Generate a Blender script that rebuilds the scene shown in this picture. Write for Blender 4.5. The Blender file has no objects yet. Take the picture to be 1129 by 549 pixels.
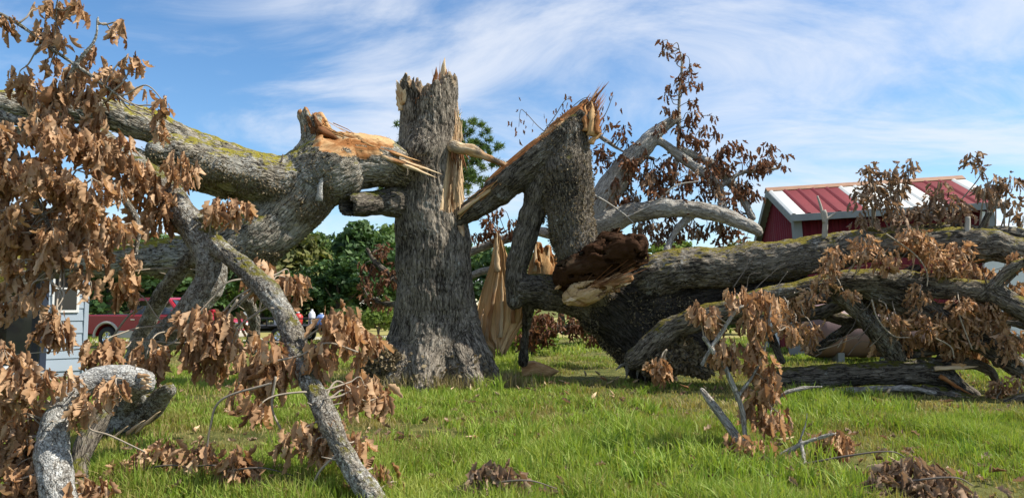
import bpy, bmesh, math, random
import numpy as np
import openvdb as vdb
from mathutils import Vector, Matrix, Quaternion

# ------------------------------------------------------------------ camera, sky, sun, exposure
SC = bpy.context.scene
COL = SC.collection
F_PX, CX, CY = 815.0, 564.5, 274.5            # focal length and centre, in photograph pixels (1129 x 549)
EYE, PITCH = 1.6, math.radians(4.3)
cam_d = bpy.data.cameras.new('camera'); cam = bpy.data.objects.new('camera', cam_d); COL.objects.link(cam)
cam.location = (0, 0, EYE); cam.rotation_euler = (math.radians(90) + PITCH, 0, 0)
cam_d.sensor_width = 36; cam_d.lens = 36 * F_PX / 1129; cam_d.clip_start = 0.05; cam_d.clip_end = 4000
SC.camera = cam
SUN_EL, SUN_AZ = math.radians(50), math.radians(91)   # azimuth clockwise from the view direction (+Y) towards +X
TO_SUN = Vector((math.sin(SUN_AZ) * math.cos(SUN_EL), math.cos(SUN_AZ) * math.cos(SUN_EL), math.sin(SUN_EL)))
W = bpy.data.worlds.new('World'); SC.world = W; W.use_nodes = True
wn, wl = W.node_tree.nodes, W.node_tree.links
wn.clear()
def wnode(t, **k):
    n = wn.new(t)
    for a, b in k.items(): setattr(n, a, b)
    return n
out = wnode('ShaderNodeOutputWorld'); sky = wnode('ShaderNodeTexSky', sky_type='NISHITA', sun_disc=False)
sky.sun_elevation = SUN_EL; sky.sun_rotation = SUN_AZ; sky.air_density = 1.0; sky.dust_density = 0.1; sky.ozone_density = 2.5
bg1 = wnode('ShaderNodeBackground'); bg1.inputs[1].default_value = 0.115
bg2 = wnode('ShaderNodeBackground'); bg2.inputs[0].default_value = (0.80, 0.84, 0.92, 1); bg2.inputs[1].default_value = 0.74
mixs = wnode('ShaderNodeMixShader'); tc = wnode('ShaderNodeTexCoord'); sep = wnode('ShaderNodeSeparateXYZ')
def wmath(op, a, b=None):
    n = wnode('ShaderNodeMath', operation=op)
    for i, v in enumerate((a, b)):
        if v is None: continue
        if isinstance(v, (int, float)): n.inputs[i].default_value = v
        else: wl.new(v, n.inputs[i])
    return n.outputs[0]
wl.new(tc.outputs['Generated'], sep.inputs[0])
zz = wmath('ADD', wmath('MAXIMUM', sep.outputs[2], 0.0), 0.22)
comb = wnode('ShaderNodeCombineXYZ')                       # the cloud layer: a flat sheet high above, so clouds shrink towards the horizon
wl.new(wmath('DIVIDE', sep.outputs[0], zz), comb.inputs[0]); wl.new(wmath('DIVIDE', sep.outputs[1], zz), comb.inputs[1])
def wnoise(scale, detail, rough, loc, scl=(1, 1, 1), rot=0, dist=0.0):
    mp = wnode('ShaderNodeMapping'); mp.inputs['Location'].default_value = loc; mp.inputs['Scale'].default_value = scl
    mp.inputs['Rotation'].default_value = (0, 0, rot)
    n = wnode('ShaderNodeTexNoise'); n.inputs['Scale'].default_value = scale; n.inputs['Detail'].default_value = detail
    n.inputs['Roughness'].default_value = rough; n.inputs['Distortion'].default_value = dist
    wl.new(comb.outputs[0], mp.inputs[0]); wl.new(mp.outputs[0], n.inputs['Vector']); return n.outputs[0]
big = wnoise(0.55, 3, 0.5, (20.2, 6.6, 0), (1, 1, 1), 0.3, 0.4)
wisp = wnoise(1.25, 8, 0.62, (4.9, 3.2, 0), (0.9, 1.5, 1), 0.9, 0.9)
cl = wmath('ADD', wmath('MULTIPLY', big, 0.85), wmath('MULTIPLY', wisp, 0.65))
mr = wnode('ShaderNodeMapRange'); mr.interpolation_type = 'SMOOTHSTEP'; wl.new(cl, mr.inputs[0])
mr.inputs[1].default_value = 0.645; mr.inputs[2].default_value = 0.90; mr.inputs[3].default_value = 0.0; mr.inputs[4].default_value = 0.80
wl.new(mr.outputs[0], mixs.inputs[0]); hs = wnode('ShaderNodeHueSaturation'); hs.inputs['Saturation'].default_value = 1.2; wl.new(sky.outputs[0], hs.inputs['Color']); wl.new(hs.outputs[0], bg1.inputs[0]); wl.new(bg1.outputs[0], mixs.inputs[1]); wl.new(bg2.outputs[0], mixs.inputs[2])
wl.new(mixs.outputs[0], out.inputs[0])
sun_d = bpy.data.lights.new('sun', 'SUN'); sun_d.energy = 5.0; sun_d.angle = math.radians(0.55); sun_d.color = (1.0, 0.94, 0.84)
sun = bpy.data.objects.new('sun', sun_d); COL.objects.link(sun); sun.rotation_euler = TO_SUN.to_track_quat('Z', 'Y').to_euler()
SC.view_settings.view_transform = 'Standard'; SC.view_settings.look = 'None'
SC.view_settings.exposure = 0.6; SC.view_settings.gamma = 1.0
SC.render.engine = 'CYCLES'; SC.cycles.max_bounces = 6; SC.cycles.transparent_max_bounces = 4

# ------------------------------------------------------------------ helpers
rng = np.random.default_rng(7); random.seed(7)
def P(px, py, D):
    """the world point that the photograph shows at (px, py), D metres forward of the camera"""
    u, v = (px - CX) / F_PX, (CY - py) / F_PX
    y = math.cos(PITCH) - math.sin(PITCH) * v; z = math.sin(PITCH) + math.cos(PITCH) * v
    return Vector((u / y * D, D, EYE + z / y * D))
def R(rpx, D): return rpx * D / F_PX
def ground_px(px, D): return Vector(((px - CX) / F_PX * D, D, 0))

def link(o, parent=None):
    COL.objects.link(o)
    if parent is not None:
        o.parent = parent
        if parent.name in WT: o.matrix_parent_inverse = Matrix.Translation(parent.location).inverted()   # parts built in world space
    return o
WT = set()
def tag(o, label=None, cat=None, group=None, kind=None):
    if label: o['label'] = label
    if cat: o['category'] = cat
    if group: o['group'] = group
    if kind: o['kind'] = kind
    return o
def empty(name, loc=(0, 0, 0), rz=0, label=None, cat=None, group=None):
    o = bpy.data.objects.new(name, None); COL.objects.link(o); o.location = loc; o.rotation_euler = (0, 0, rz)
    o.empty_display_size = 0.2
    return tag(o, label, cat, group)
def wthing(name, loc, label, cat, group=None):
    o = empty(name, loc, 0, label, cat, group); WT.add(o.name); return o
def mesh_np(name, V, Fq=None, Ft=None, smooth=True):
    """mesh from numpy arrays of quads and / or triangles"""
    me = bpy.data.meshes.new(name)
    V = np.asarray(V, np.float32).reshape(-1, 3)
    loops, starts, n = [], [], 0
    if Fq is not None and len(Fq):
        Fq = np.asarray(Fq, np.int32).reshape(-1, 4); loops.append(Fq.ravel()); starts.append(np.arange(len(Fq)) * 4); n = len(Fq) * 4
    if Ft is not None and len(Ft):
        Ft = np.asarray(Ft, np.int32).reshape(-1, 3); loops.append(Ft.ravel()); starts.append(n + np.arange(len(Ft)) * 3)
    L = np.concatenate(loops); S = np.concatenate(starts)
    me.vertices.add(len(V)); me.vertices.foreach_set('co', V.ravel())
    me.loops.add(len(L)); me.loops.foreach_set('vertex_index', L.astype(np.int32))
    me.polygons.add(len(S)); me.polygons.foreach_set('loop_start', S.astype(np.int32))
    if smooth: me.polygons.foreach_set('use_smooth', np.ones(len(S), bool))
    me.update(calc_edges=True); me.validate()
    return me
def attr(me, name, typ, data):
    a = me.attributes.new(name, typ, 'POINT')
    a.data.foreach_set('vector' if typ == 'FLOAT_VECTOR' else 'value', np.asarray(data, np.float32).ravel())
def obj(name, me, mat, parent=None):
    o = bpy.data.objects.new(name, me)
    if mat is not None and not me.materials: me.materials.append(mat)
    return link(o, parent)

# value noise ------------------------------------------------------
def _hash(i, j, k, s):
    h = (i * 374761393 + j * 668265263 + k * 2147483647 * 3 + s * 974711) & 0xFFFFFFFF
    h = ((h ^ (h >> 13)) * 1274126177) & 0xFFFFFFFF
    return ((h ^ (h >> 16)) & 0xFFFF).astype(np.float32) / 65535.0
def vnoise(p, seed=0):
    p = np.asarray(p, np.float32); fl = np.floor(p); f = p - fl; q = fl.astype(np.int64)
    f = f * f * (3 - 2 * f); i, j, k = q[..., 0], q[..., 1], q[..., 2]; x, y, z = f[..., 0], f[..., 1], f[..., 2]
    def c(a, b, d): return _hash(i + a, j + b, k + d, seed)
    x00 = c(0,0,0) * (1 - x) + c(1,0,0) * x; x10 = c(0,1,0) * (1 - x) + c(1,1,0) * x
    x01 = c(0,0,1) * (1 - x) + c(1,0,1) * x; x11 = c(0,1,1) * (1 - x) + c(1,1,1) * x
    a = x00 * (1 - y) + x10 * y; b = x01 * (1 - y) + x11 * y
    return (a * (1 - z) + b * z) * 2 - 1
def fbm(p, seed=0, o=3):
    r = 0; a = 1.0; t = 0
    for i in range(o): r = r + a * vnoise(p * (2 ** i), seed + i * 17); t += a; a *= .5
    return r / t

# ------------------------------------------------------------------ materials
def newmat(name):
    m = bpy.data.materials.new(name); m.use_nodes = True; nt = m.node_tree
    b = nt.nodes['Principled BSDF']
    return m, nt, b
def N(nt, t, ins=None, **k):
    n = nt.nodes.new(t)
    for a, b in k.items(): setattr(n, a, b)
    for a, b in (ins or {}).items():
        if hasattr(b, 'links') or isinstance(b, bpy.types.NodeSocket): nt.links.new(b, n.inputs[a])
        else: n.inputs[a].default_value = b
    return n
def rgb(c): return (c[0], c[1], c[2], 1)
def noise_n(nt, vec, scale, detail=4, rough=.55, mscale=None, loc=(0, 0, 0)):
    if mscale or any(loc):
        mp = N(nt, 'ShaderNodeMapping', {'Vector': vec, 'Scale': mscale or (1, 1, 1), 'Location': loc}); vec = mp.outputs[0]
    return N(nt, 'ShaderNodeTexNoise', {'Vector': vec, 'Scale': scale, 'Detail': detail, 'Roughness': rough}).outputs[0]
def ramp(nt, fac, stops):
    n = N(nt, 'ShaderNodeValToRGB', {'Fac': fac}); e = n.color_ramp.elements
    while len(e) < len(stops): e.new(0.5)
    for i, (p, c) in enumerate(stops): e[i].position = p; e[i].color = rgb(c)
    return n.outputs[0]
def mixc(nt, fac, a, b, mode='MIX'):
    n = N(nt, 'ShaderNodeMix', data_type='RGBA', blend_type=mode); n.clamp_factor = True
    for i, v in ((0, fac), (6, a), (7, b)):
        if isinstance(v, bpy.types.NodeSocket): nt.links.new(v, n.inputs[i])
        else: n.inputs[i].default_value = rgb(v) if isinstance(v, tuple) else v
    return n.outputs[2]
def mrange(nt, v, a, b, c=0.0, d=1.0):
    return N(nt, 'ShaderNodeMapRange', {0: v, 1: a, 2: b, 3: c, 4: d}, interpolation_type='SMOOTHSTEP').outputs[0]
def mathn(nt, op, a, b=None):
    n = N(nt, 'ShaderNodeMath', operation=op)
    for i, v in enumerate((a, b)):
        if v is None: continue
        if isinstance(v, bpy.types.NodeSocket): nt.links.new(v, n.inputs[i])
        else: n.inputs[i].default_value = v
    return n.outputs[0]
def bumpn(nt, h, strength, dist, normal=None):
    n = N(nt, 'ShaderNodeBump', {'Strength': strength, 'Distance': dist, 'Height': h})
    if normal is not None: nt.links.new(normal, n.inputs['Normal'])
    return n.outputs[0]
def simple(name, col, rough=.6, metal=0.0, var=.12, scale=6, bump=0.0, spec=.5):
    m, nt, b = newmat(name)
    co = N(nt, 'ShaderNodeTexCoord').outputs['Object']
    n = noise_n(nt, co, scale, 5)
    c = mixc(nt, n, tuple(max(0, x * (1 - var)) for x in col), tuple(min(1, x * (1 + var)) for x in col))
    nt.links.new(c, b.inputs['Base Color']); b.inputs['Roughness'].default_value = rough; b.inputs['Metallic'].default_value = metal
    b.inputs['Specular IOR Level'].default_value = spec
    if bump: nt.links.new(bumpn(nt, noise_n(nt, co, scale * 6, 4), bump, .01), b.inputs['Normal'])
    return m

WOOD_TAN = (.56, .40, .23); WOOD_PALE = (.72, .60, .42); WOOD_BROWN = (.20, .09, .04)
def wood_color(nt, bk, dark=0.0, scale=26):
    n1 = noise_n(nt, bk, scale, 6, .65, (1, 1, .06)); n2 = noise_n(nt, bk, 3.5, 3, .5, (1, 1, .4), (3, 1, 7))
    c = ramp(nt, n1, [(.25, tuple(x * .55 for x in WOOD_TAN)), (.5, WOOD_TAN), (.75, WOOD_PALE)])
    stain = mrange(nt, n2, .46 - dark * .3, .68 - dark * .3)
    return mixc(nt, stain, c, mixc(nt, n1, WOOD_BROWN, (.36, .17, .06))), n1
def bark_mat(name, lo=(.045, .036, .028), hi=(.19, .165, .135), lichen=.25, moss=.2, scale=1.0, mosscol=(.115, .115, .018), wdark=0.0, wtint=(1, 1, 1), zs=1.0, lichcol=(.46, .46, .42)):
    m, nt, b = newmat(name)
    bk = N(nt, 'ShaderNodeAttribute', attribute_name='bk').outputs['Vector']
    wood = N(nt, 'ShaderNodeAttribute', attribute_name='wood').outputs['Fac']
    crk = N(nt, 'ShaderNodeAttribute', attribute_name='crk').outputs['Fac']
    geo = N(nt, 'ShaderNodeNewGeometry'); pos = N(nt, 'ShaderNodeTexCoord').outputs['Object']
    fine = noise_n(nt, bk, 34 * scale, 7, .7, (1, 1, .4)); mid = noise_n(nt, bk, 7 * scale, 5, .6, (1, 1, .35), (2, 5, 1)); big = noise_n(nt, pos, 1.3, 3, .5)
    def ridge(sc, z, w, l):                                  # plates parted by furrows that run along the limb
        n = noise_n(nt, bk, sc * scale, 3, .6, (1, 1, z), l); return mrange(nt, mathn(nt, 'ABSOLUTE', mathn(nt, 'SUBTRACT', n, .5)), 0.0, w)
    plate = mathn(nt, 'ADD', mathn(nt, 'MULTIPLY', ridge(12, .14 * zs, .09, (0, 0, 0)), .5), mathn(nt, 'MULTIPLY', ridge(27, min(1, .22 * zs), .10, (5, 2, 1)), .5))
    tone = mathn(nt, 'ADD', mathn(nt, 'MULTIPLY', plate, .62), mathn(nt, 'ADD', mathn(nt, 'MULTIPLY', fine, .55), mathn(nt, 'ADD', mathn(nt, 'MULTIPLY', mathn(nt, 'SUBTRACT', mid, .5), .5), mathn(nt, 'MULTIPLY', mathn(nt, 'SUBTRACT', big, .5), .8))))
    c = ramp(nt, tone, [(.30, lo), (.62, tuple((a + d) / 2 for a, d in zip(lo, hi))), (.95, hi)])
    ln = noise_n(nt, pos, 15 * scale ** .5, 7, .78, None, (4, 9, 2)); lb = noise_n(nt, pos, 1.7, 3, .6, None, (1, 4, 8))
    lf = mrange(nt, mathn(nt, 'ADD', mathn(nt, 'MULTIPLY', ln, .62), mathn(nt, 'MULTIPLY', lb, .38)), .635 - lichen * .25, .665 - lichen * .23)
    lf = mathn(nt, 'MULTIPLY', lf, mathn(nt, 'ADD', mathn(nt, 'MULTIPLY', plate, .65), .3))
    c = mixc(nt, mathn(nt, 'MULTIPLY', lf, .9), c, mixc(nt, fine, tuple(x * .55 for x in lichcol), tuple(min(1, x * 1.1) for x in lichcol)))
    up = N(nt, 'ShaderNodeSeparateXYZ', {0: geo.outputs['Normal']}).outputs[2]
    mn = noise_n(nt, pos, 4.0, 8, .72, None, (8, 1, 3))
    mf = mrange(nt, mathn(nt, 'ADD', mathn(nt, 'MULTIPLY', up, .30), mathn(nt, 'MULTIPLY', mn, .95)), .86 - moss * .5, .98 - moss * .45)
    c = mixc(nt, mf, c, mixc(nt, fine, tuple(x * .5 for x in mosscol), tuple(min(1, x * 1.5) for x in mosscol)))
    wc, wn1 = wood_color(nt, bk, wdark)
    if wtint != (1, 1, 1): wc = mixc(nt, 1.0, wc, wtint, 'MULTIPLY')
    c = mixc(nt, wood, c, wc)
    nt.links.new(c, b.inputs['Base Color']); b.inputs['Roughness'].default_value = .9; b.inputs['Specular IOR Level'].default_value = .15
    hgt = mathn(nt, 'ADD', mathn(nt, 'MULTIPLY', plate, 1.0), mathn(nt, 'MULTIPLY', fine, .7))
    hgt = mathn(nt, 'ADD', mathn(nt, 'MULTIPLY', hgt, mathn(nt, 'SUBTRACT', 1.0, wood)), mathn(nt, 'MULTIPLY', wn1, wood))
    nt.links.new(bumpn(nt, hgt, .9, .032 / scale), b.inputs['Normal'])
    return m
def wood_mat(name, dark=0.0, tint=(1, 1, 1)):
    m, nt, b = newmat(name)
    bk = N(nt, 'ShaderNodeTexCoord').outputs['Object']
    at = N(nt, 'ShaderNodeAttribute', attribute_name='bk').outputs['Vector']
    c, n1 = wood_color(nt, at, dark, 30)
    c = mixc(nt, 1.0, c, tint, 'MULTIPLY')
    nt.links.new(c, b.inputs['Base Color']); b.inputs['Roughness'].default_value = .8; b.inputs['Specular IOR Level'].default_value = .2
    nt.links.new(bumpn(nt, n1, .8, .02), b.inputs['Normal'])
    return m
def leaf_mat(name, cols, trans=.3, rough=.7):
    m, nt, b = newmat(name)
    lv = N(nt, 'ShaderNodeAttribute', attribute_name='lv').outputs['Fac']; orr = N(nt, 'ShaderNodeObjectInfo').outputs['Random']
    f = mathn(nt, 'FRACT', mathn(nt, 'ADD', lv, orr))
    c = ramp(nt, f, [(i / (len(cols) - 1), k) for i, k in enumerate(cols)])
    co = N(nt, 'ShaderNodeTexCoord').outputs['Object']
    c = mixc(nt, mathn(nt, 'MULTIPLY', noise_n(nt, co, 14, 3), .4), c, tuple(x * .6 for x in cols[0]))
    nt.links.new(c, b.inputs['Base Color']); b.inputs['Roughness'].default_value = rough; b.inputs['Specular IOR Level'].default_value = .25
    t = N(nt, 'ShaderNodeBsdfTranslucent', {'Color': mixc(nt, 1.0, c, (1.0, .87, .68), 'MULTIPLY')})
    mx = N(nt, 'ShaderNodeMixShader', {0: trans}); nt.links.new(b.outputs[0], mx.inputs[1]); nt.links.new(t.outputs[0], mx.inputs[2])
    nt.links.new(mx.outputs[0], nt.nodes['Material Output'].inputs[0])
    return m
def green_mat(name, cols, trans=.35):
    m, nt, b = newmat(name)
    lv = N(nt, 'ShaderNodeAttribute', attribute_name='lv').outputs['Fac']
    c = ramp(nt, lv, [(i / (len(cols) - 1), k) for i, k in enumerate(cols)])
    nt.links.new(c, b.inputs['Base Color']); b.inputs['Roughness'].default_value = .6; b.inputs['Specular IOR Level'].default_value = .3
    t = N(nt, 'ShaderNodeBsdfTranslucent', {'Color': mixc(nt, 1.0, c, (1.0, 1.0, .5), 'MULTIPLY')})
    mx = N(nt, 'ShaderNodeMixShader', {0: trans}); nt.links.new(b.outputs[0], mx.inputs[1]); nt.links.new(t.outputs[0], mx.inputs[2])
    nt.links.new(mx.outputs[0], nt.nodes['Material Output'].inputs[0])
    return m

M = {}
M['bark_trunk'] = bark_mat('trunk_bark', (.035, .028, .021), (.33, .285, .225), .22, .12)
M['bark_limb'] = bark_mat('limb_bark', (.03, .024, .018), (.43, .38, .30), .50, .52, mosscol=(.27, .235, .03), wdark=.28, wtint=(.95, .84, .7))
M['bark_pale'] = bark_mat('lichened_bark', (.06, .05, .04), (.46, .43, .38), .72, .10, 1.8, zs=4, lichcol=(.72, .72, .68))
M['bark_front'] = bark_mat('branch_bark', (.045, .036, .026), (.36, .32, .26), .56, .42, 1.7, zs=4, mosscol=(.15, .135, .02), lichcol=(.68, .68, .62))
M['bark_dark'] = bark_mat('dark_bark', (.022, .017, .013), (.22, .19, .15), .26, .42, wdark=.5, wtint=(.9, .78, .66))
M['bark_log'] = bark_mat('log_bark', (.026, .02, .015), (.28, .24, .185), .34, .44, mosscol=(.20, .165, .025))
M['bark_bole_shade'] = bark_mat('shaded_bole_bark', (.012, .010, .008), (.085, .072, .058), .10, .18)  # darker copy of the log bark: shade on the bole painted into its colour
M['bark_grey'] = bark_mat('grey_bark', (.16, .14, .115), (.60, .56, .49), .42, .05, 1.6)
M['twig'] = simple('twig_bark', (.30, .25, .19), .85, 0, .3, 20)
M['twig_dark'] = simple('dark_twig_bark', (.13, .105, .085), .85, 0, .3, 20)
M['wood'] = wood_mat('split_wood'); M['wood_pale'] = wood_mat('fresh_split_wood', -.4); M['wood_dark'] = wood_mat('rotted_wood', .75, (.55, .48, .44)); M['wood_orange'] = wood_mat('orange_split_wood', .1, (.9, .74, .55))
M['leaf'] = leaf_mat('dead_leaf', [(.24, .125, .06), (.56, .34, .18), (.72, .47, .27), (.38, .20, .10), (.80, .57, .36), (.62, .38, .205)], .36)
M['leaf_red'] = leaf_mat('red_brown_leaf', [(.13, .06, .035), (.22, .105, .055), (.36, .20, .11), (.18, .08, .045), (.28, .13, .07)], .35)
M['leaf_dull'] = leaf_mat('dull_brown_leaf', [(.24, .15, .095), (.36, .24, .155), (.46, .33, .225), (.29, .19, .12)], .3)
M['fern'] = leaf_mat('dried_fern', [(.13, .10, .058), (.22, .17, .10), (.31, .255, .16)], .15, .9)
# ------------------------------------------------------------------ limbs: round cones melted into one skin
def catmull(pts, step_f=.5, wob=.0, seed=0):
    """pts: rows of x, y, z, r -> resampled smooth row list"""
    p = np.asarray(pts, float)
    q = np.vstack([2 * p[0] - p[1], p, 2 * p[-1] - p[-2]]); q[0, 3] = p[0, 3]; q[-1, 3] = p[-1, 3]
    outp = []
    for i in range(1, len(q) - 2):
        L = np.linalg.norm(q[i + 1, :3] - q[i, :3]); n = max(2, int(L / max(.03, step_f * min(q[i, 3], q[i + 1, 3]) * 1.6)))
        n = min(n, 24)
        for t in np.arange(n) / n:
            a, b, c, d = q[i - 1], q[i], q[i + 1], q[i + 2]
            v = .5 * (2 * b + (c - a) * t + (2 * a - 5 * b + 4 * c - d) * t * t + (3 * b - a - 3 * c + d) * t ** 3)
            v[3] = b[3] + (c[3] - b[3]) * t
            outp.append(v)
    outp.append(p[-1]); o = np.array(outp)
    if wob:
        n = vnoise(np.c_[o[:, :3] * 1.9], seed + 5); o[:, 3] *= (1 + wob * n) * (1 + wob * .7 * vnoise(o[:, :3] * 6.5, seed + 7))
        for k in range(3): o[:, k] += wob * o[:, 3] * (.7 * vnoise(o[:, :3] * 2.3, seed + 11 + k) + .7 * vnoise(o[:, :3] * 6.0, seed + 21 + k))
    return o
def px_chain(rows):
    D0 = None; res = []
    for r in rows:
        px, py, D, rp = r; v = P(px, py, D); res.append((v.x, v.y, v.z, R(rp, D)))
    return res
def frames(o):
    T = np.gradient(o[:, :3], axis=0); T /= np.linalg.norm(T, axis=1)[:, None] + 1e-9
    up = np.array([0., 0., 1.]) if abs(T[0, 2]) < .9 else np.array([1., 0., 0.])
    Nn = np.zeros_like(T); n = np.cross(up, T[0]); n /= np.linalg.norm(n)
    for i in range(len(T)):
        n = n - T[i] * n.dot(T[i]); n /= np.linalg.norm(n) + 1e-9; Nn[i] = n
    B = np.cross(T, Nn); s = np.r_[0, np.cumsum(np.linalg.norm(np.diff(o[:, :3], axis=0), axis=1))]
    return T, Nn, B, s
def skin(chains, vox, k=.08, carve=None, bark_amp=.02, bark_f=9.0, lump=.03, seed=0, wob=.12, stretch=.2, smooth_wood=True, end_wood=True):
    """chains of (x,y,z,r) -> numpy verts, quads, and per-vertex bk / wood / crk"""
    CH = [catmull(c, .5, wob, seed + i) for i, c in enumerate(chains)]
    A = np.vstack(CH); mr_ = A[:, 3].max(); pad = k + 4 * vox + .02
    lo = (A[:, :3] - A[:, 3:4]).min(0) - pad; hi = (A[:, :3] + A[:, 3:4]).max(0) + pad
    dim = np.ceil((hi - lo) / vox).astype(int) + 1
    D = np.full(dim, 1.0, np.float32)
    for o in CH:
        l0 = (o[:, :3] - o[:, 3:4]).min(0) - pad; h0 = (o[:, :3] + o[:, 3:4]).max(0) + pad
        i0 = np.maximum(0, ((l0 - lo) / vox).astype(int)); i1 = np.minimum(dim, ((h0 - lo) / vox).astype(int) + 2)
        C = np.full(i1 - i0, 1.0, np.float32)
        for a, b in zip(o[:-1], o[1:]):
            la = np.minimum(a[:3] - a[3], b[:3] - b[3]) - pad; ha = np.maximum(a[:3] + a[3], b[:3] + b[3]) + pad
            j0 = np.maximum(i0, ((la - lo) / vox).astype(int)); j1 = np.minimum(i1, ((ha - lo) / vox).astype(int) + 2)
            if np.any(j1 <= j0): continue
            X = [(lo[d] + vox * np.arange(j0[d], j1[d])).astype(np.float32) for d in range(3)]
            ba = (b - a)[:3]; l2 = ba.dot(ba) + 1e-9
            gx, gy, gz = X[0][:, None, None] - a[0], X[1][None, :, None] - a[1], X[2][None, None, :] - a[2]
            h = np.clip((gx * ba[0] + gy * ba[1] + gz * ba[2]) / l2, 0, 1).astype(np.float32)
            d = np.sqrt((gx - h * ba[0]) ** 2 + (gy - h * ba[1]) ** 2 + (gz - h * ba[2]) ** 2) - (a[3] + (b[3] - a[3]) * h)
            sl = tuple(slice(j0[q] - i0[q], j1[q] - i0[q]) for q in range(3))
            C[sl] = np.minimum(C[sl], d)
        sl = tuple(slice(i0[q], i1[q]) for q in range(3)); G = D[sl]
        hh = np.maximum(k - np.abs(G - C), 0) / k
        D[sl] = np.minimum(G, C) - hh * hh * k * .25
    if carve is not None:
        X, Y, Z = np.meshgrid(*[(lo[d] + vox * np.arange(dim[d])).astype(np.float32) for d in range(3)], indexing='ij')
        near = D < .3
        pts = np.stack([X[near], Y[near], Z[near]], -1)
        for g in carve: D[near] = np.maximum(D[near], g(pts))
    bg = 3.5 * vox
    grid = vdb.FloatGrid(bg); grid.copyFromArray(np.clip(D, -bg, bg).astype(np.float32))
    V, Q = grid.convertToQuads(0.0)
    Q = np.asarray(Q)[:, ::-1].astype(np.int64); V = np.asarray(V, np.float64) * vox + lo
    # bark coordinates from the nearest axis
    best = np.full(len(V), 1e9); bk = np.zeros((len(V), 3)); soff = 0
    for ci, o in enumerate(CH):
        T, Nn, B, s = frames(o)
        for c0 in range(0, len(V), 40000):
            v = V[c0:c0 + 40000]
            d = np.linalg.norm(v[:, None, :] - o[None, :, :3], axis=2) - o[None, :, 3]
            i = d.argmin(1); dm = d[np.arange(len(v)), i]; w = dm < best[c0:c0 + 40000] - 1e-6
            rel = v - o[i, :3]
            loc = np.stack([(rel * Nn[i]).sum(1) + ci * 3.1, (rel * B[i]).sum(1) + ci * 1.7, s[i] + (rel * T[i]).sum(1) + soff], 1)
            bk[c0:c0 + 40000][w] = loc[w]; best[c0:c0 + 40000][w] = dm[w]
        soff += s[-1] + 2.3
    wood = np.zeros(len(V))
    if carve is not None:
        for g in carve: wood = np.maximum(wood, (g(V.astype(np.float32)) > -.55 * vox).astype(float))
    # normals
    def normals(V):
        a, b, c, d = (V[Q[:, i]] for i in range(4)); fn = np.cross(c - a, d - b); nr = np.zeros_like(V)
        for i in range(4):
            for q in range(3): nr[:, q] += np.bincount(Q[:, i], fn[:, q], len(V))
        return nr / (np.linalg.norm(nr, axis=1)[:, None] + 1e-9)
    nr = normals(V)
    cent = V.mean(0)
    if np.sum((V[Q[:, 0]] * np.cross(V[Q[:, 1]], V[Q[:, 2]])).sum(1) + (V[Q[:, 0]] * np.cross(V[Q[:, 2]], V[Q[:, 3]])).sum(1)) < 0:
        Q = Q[:, ::-1]; nr = -nr
    st = np.array([1, 1, stretch])
    wq = bk + .35 / bark_f * np.stack([vnoise(bk * bark_f * .7, seed + 50 + i) for i in range(3)], 1) * 1.2
    n1 = np.abs(vnoise(wq * bark_f * st, seed + 1)); n2 = np.abs(vnoise(wq * bark_f * 1.9 * st, seed + 2))
    crk = np.clip(n1 * 3.2, 0, 1) * .65 + np.clip(n2 * 3.0, 0, 1) * .35
    disp = bark_amp * (crk - .75) * (1 - wood) + lump * fbm(V * 2.6, seed + 3, 3) * (1 - .7 * wood)
    fib = np.abs(vnoise(bk * np.array([22, 22, .9]), seed + 8)) * .03 + np.abs(vnoise(bk * np.array([7, 7, .5]), seed + 9)) * .045
    disp += wood * (fib - .03)
    V = V + nr * disp[:, None]
    return dict(V=V, Q=Q, bk=bk, wood=wood, crk=crk * (1 - wood) + wood, nr=nr, chains=CH)
def skin_obj(name, S, mat, parent, woodfn=None):
    me = mesh_np(name, S['V'], S['Q'])
    if woodfn is not None: S['wood'] = np.maximum(S['wood'], woodfn(S['V']))
    attr(me, 'bk', 'FLOAT_VECTOR', S['bk']); attr(me, 'wood', 'FLOAT', S['wood']); attr(me, 'crk', 'FLOAT', S['crk'])
    return obj(name, me, mat, parent)

def tube(name, pts, mat, parent, sides=6, taper_end=True):
    """thin twig: pts rows of x,y,z,r"""
    o = catmull(pts, 1.2) if len(pts) > 2 else np.asarray(pts, float)
    T, Nn, B, s = frames(o); an = np.arange(sides) * 2 * math.pi / sides
    V = (o[:, None, :3] + o[:, None, 3:4] * (np.cos(an)[None, :, None] * Nn[:, None, :] + np.sin(an)[None, :, None] * B[:, None, :])).reshape(-1, 3)
    n = len(o); i = np.arange(n - 1)[:, None] * sides; j = np.arange(sides)[None, :]; j2 = (j + 1) % sides
    Q = np.stack([i + j, i + j2, i + sides + j2, i + sides + j], -1).reshape(-1, 4)
    V = np.vstack([V, o[0, :3], o[-1, :3]]); c0, c1 = len(V) - 2, len(V) - 1
    Tt = np.array([[c0, (k + 1) % sides, k] for k in range(sides)] + [[c1, (n - 1) * sides + k, (n - 1) * sides + (k + 1) % sides] for k in range(sides)])
    me = mesh_np(name, V, Q, Tt)
    return obj(name, me, mat, parent)

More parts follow.
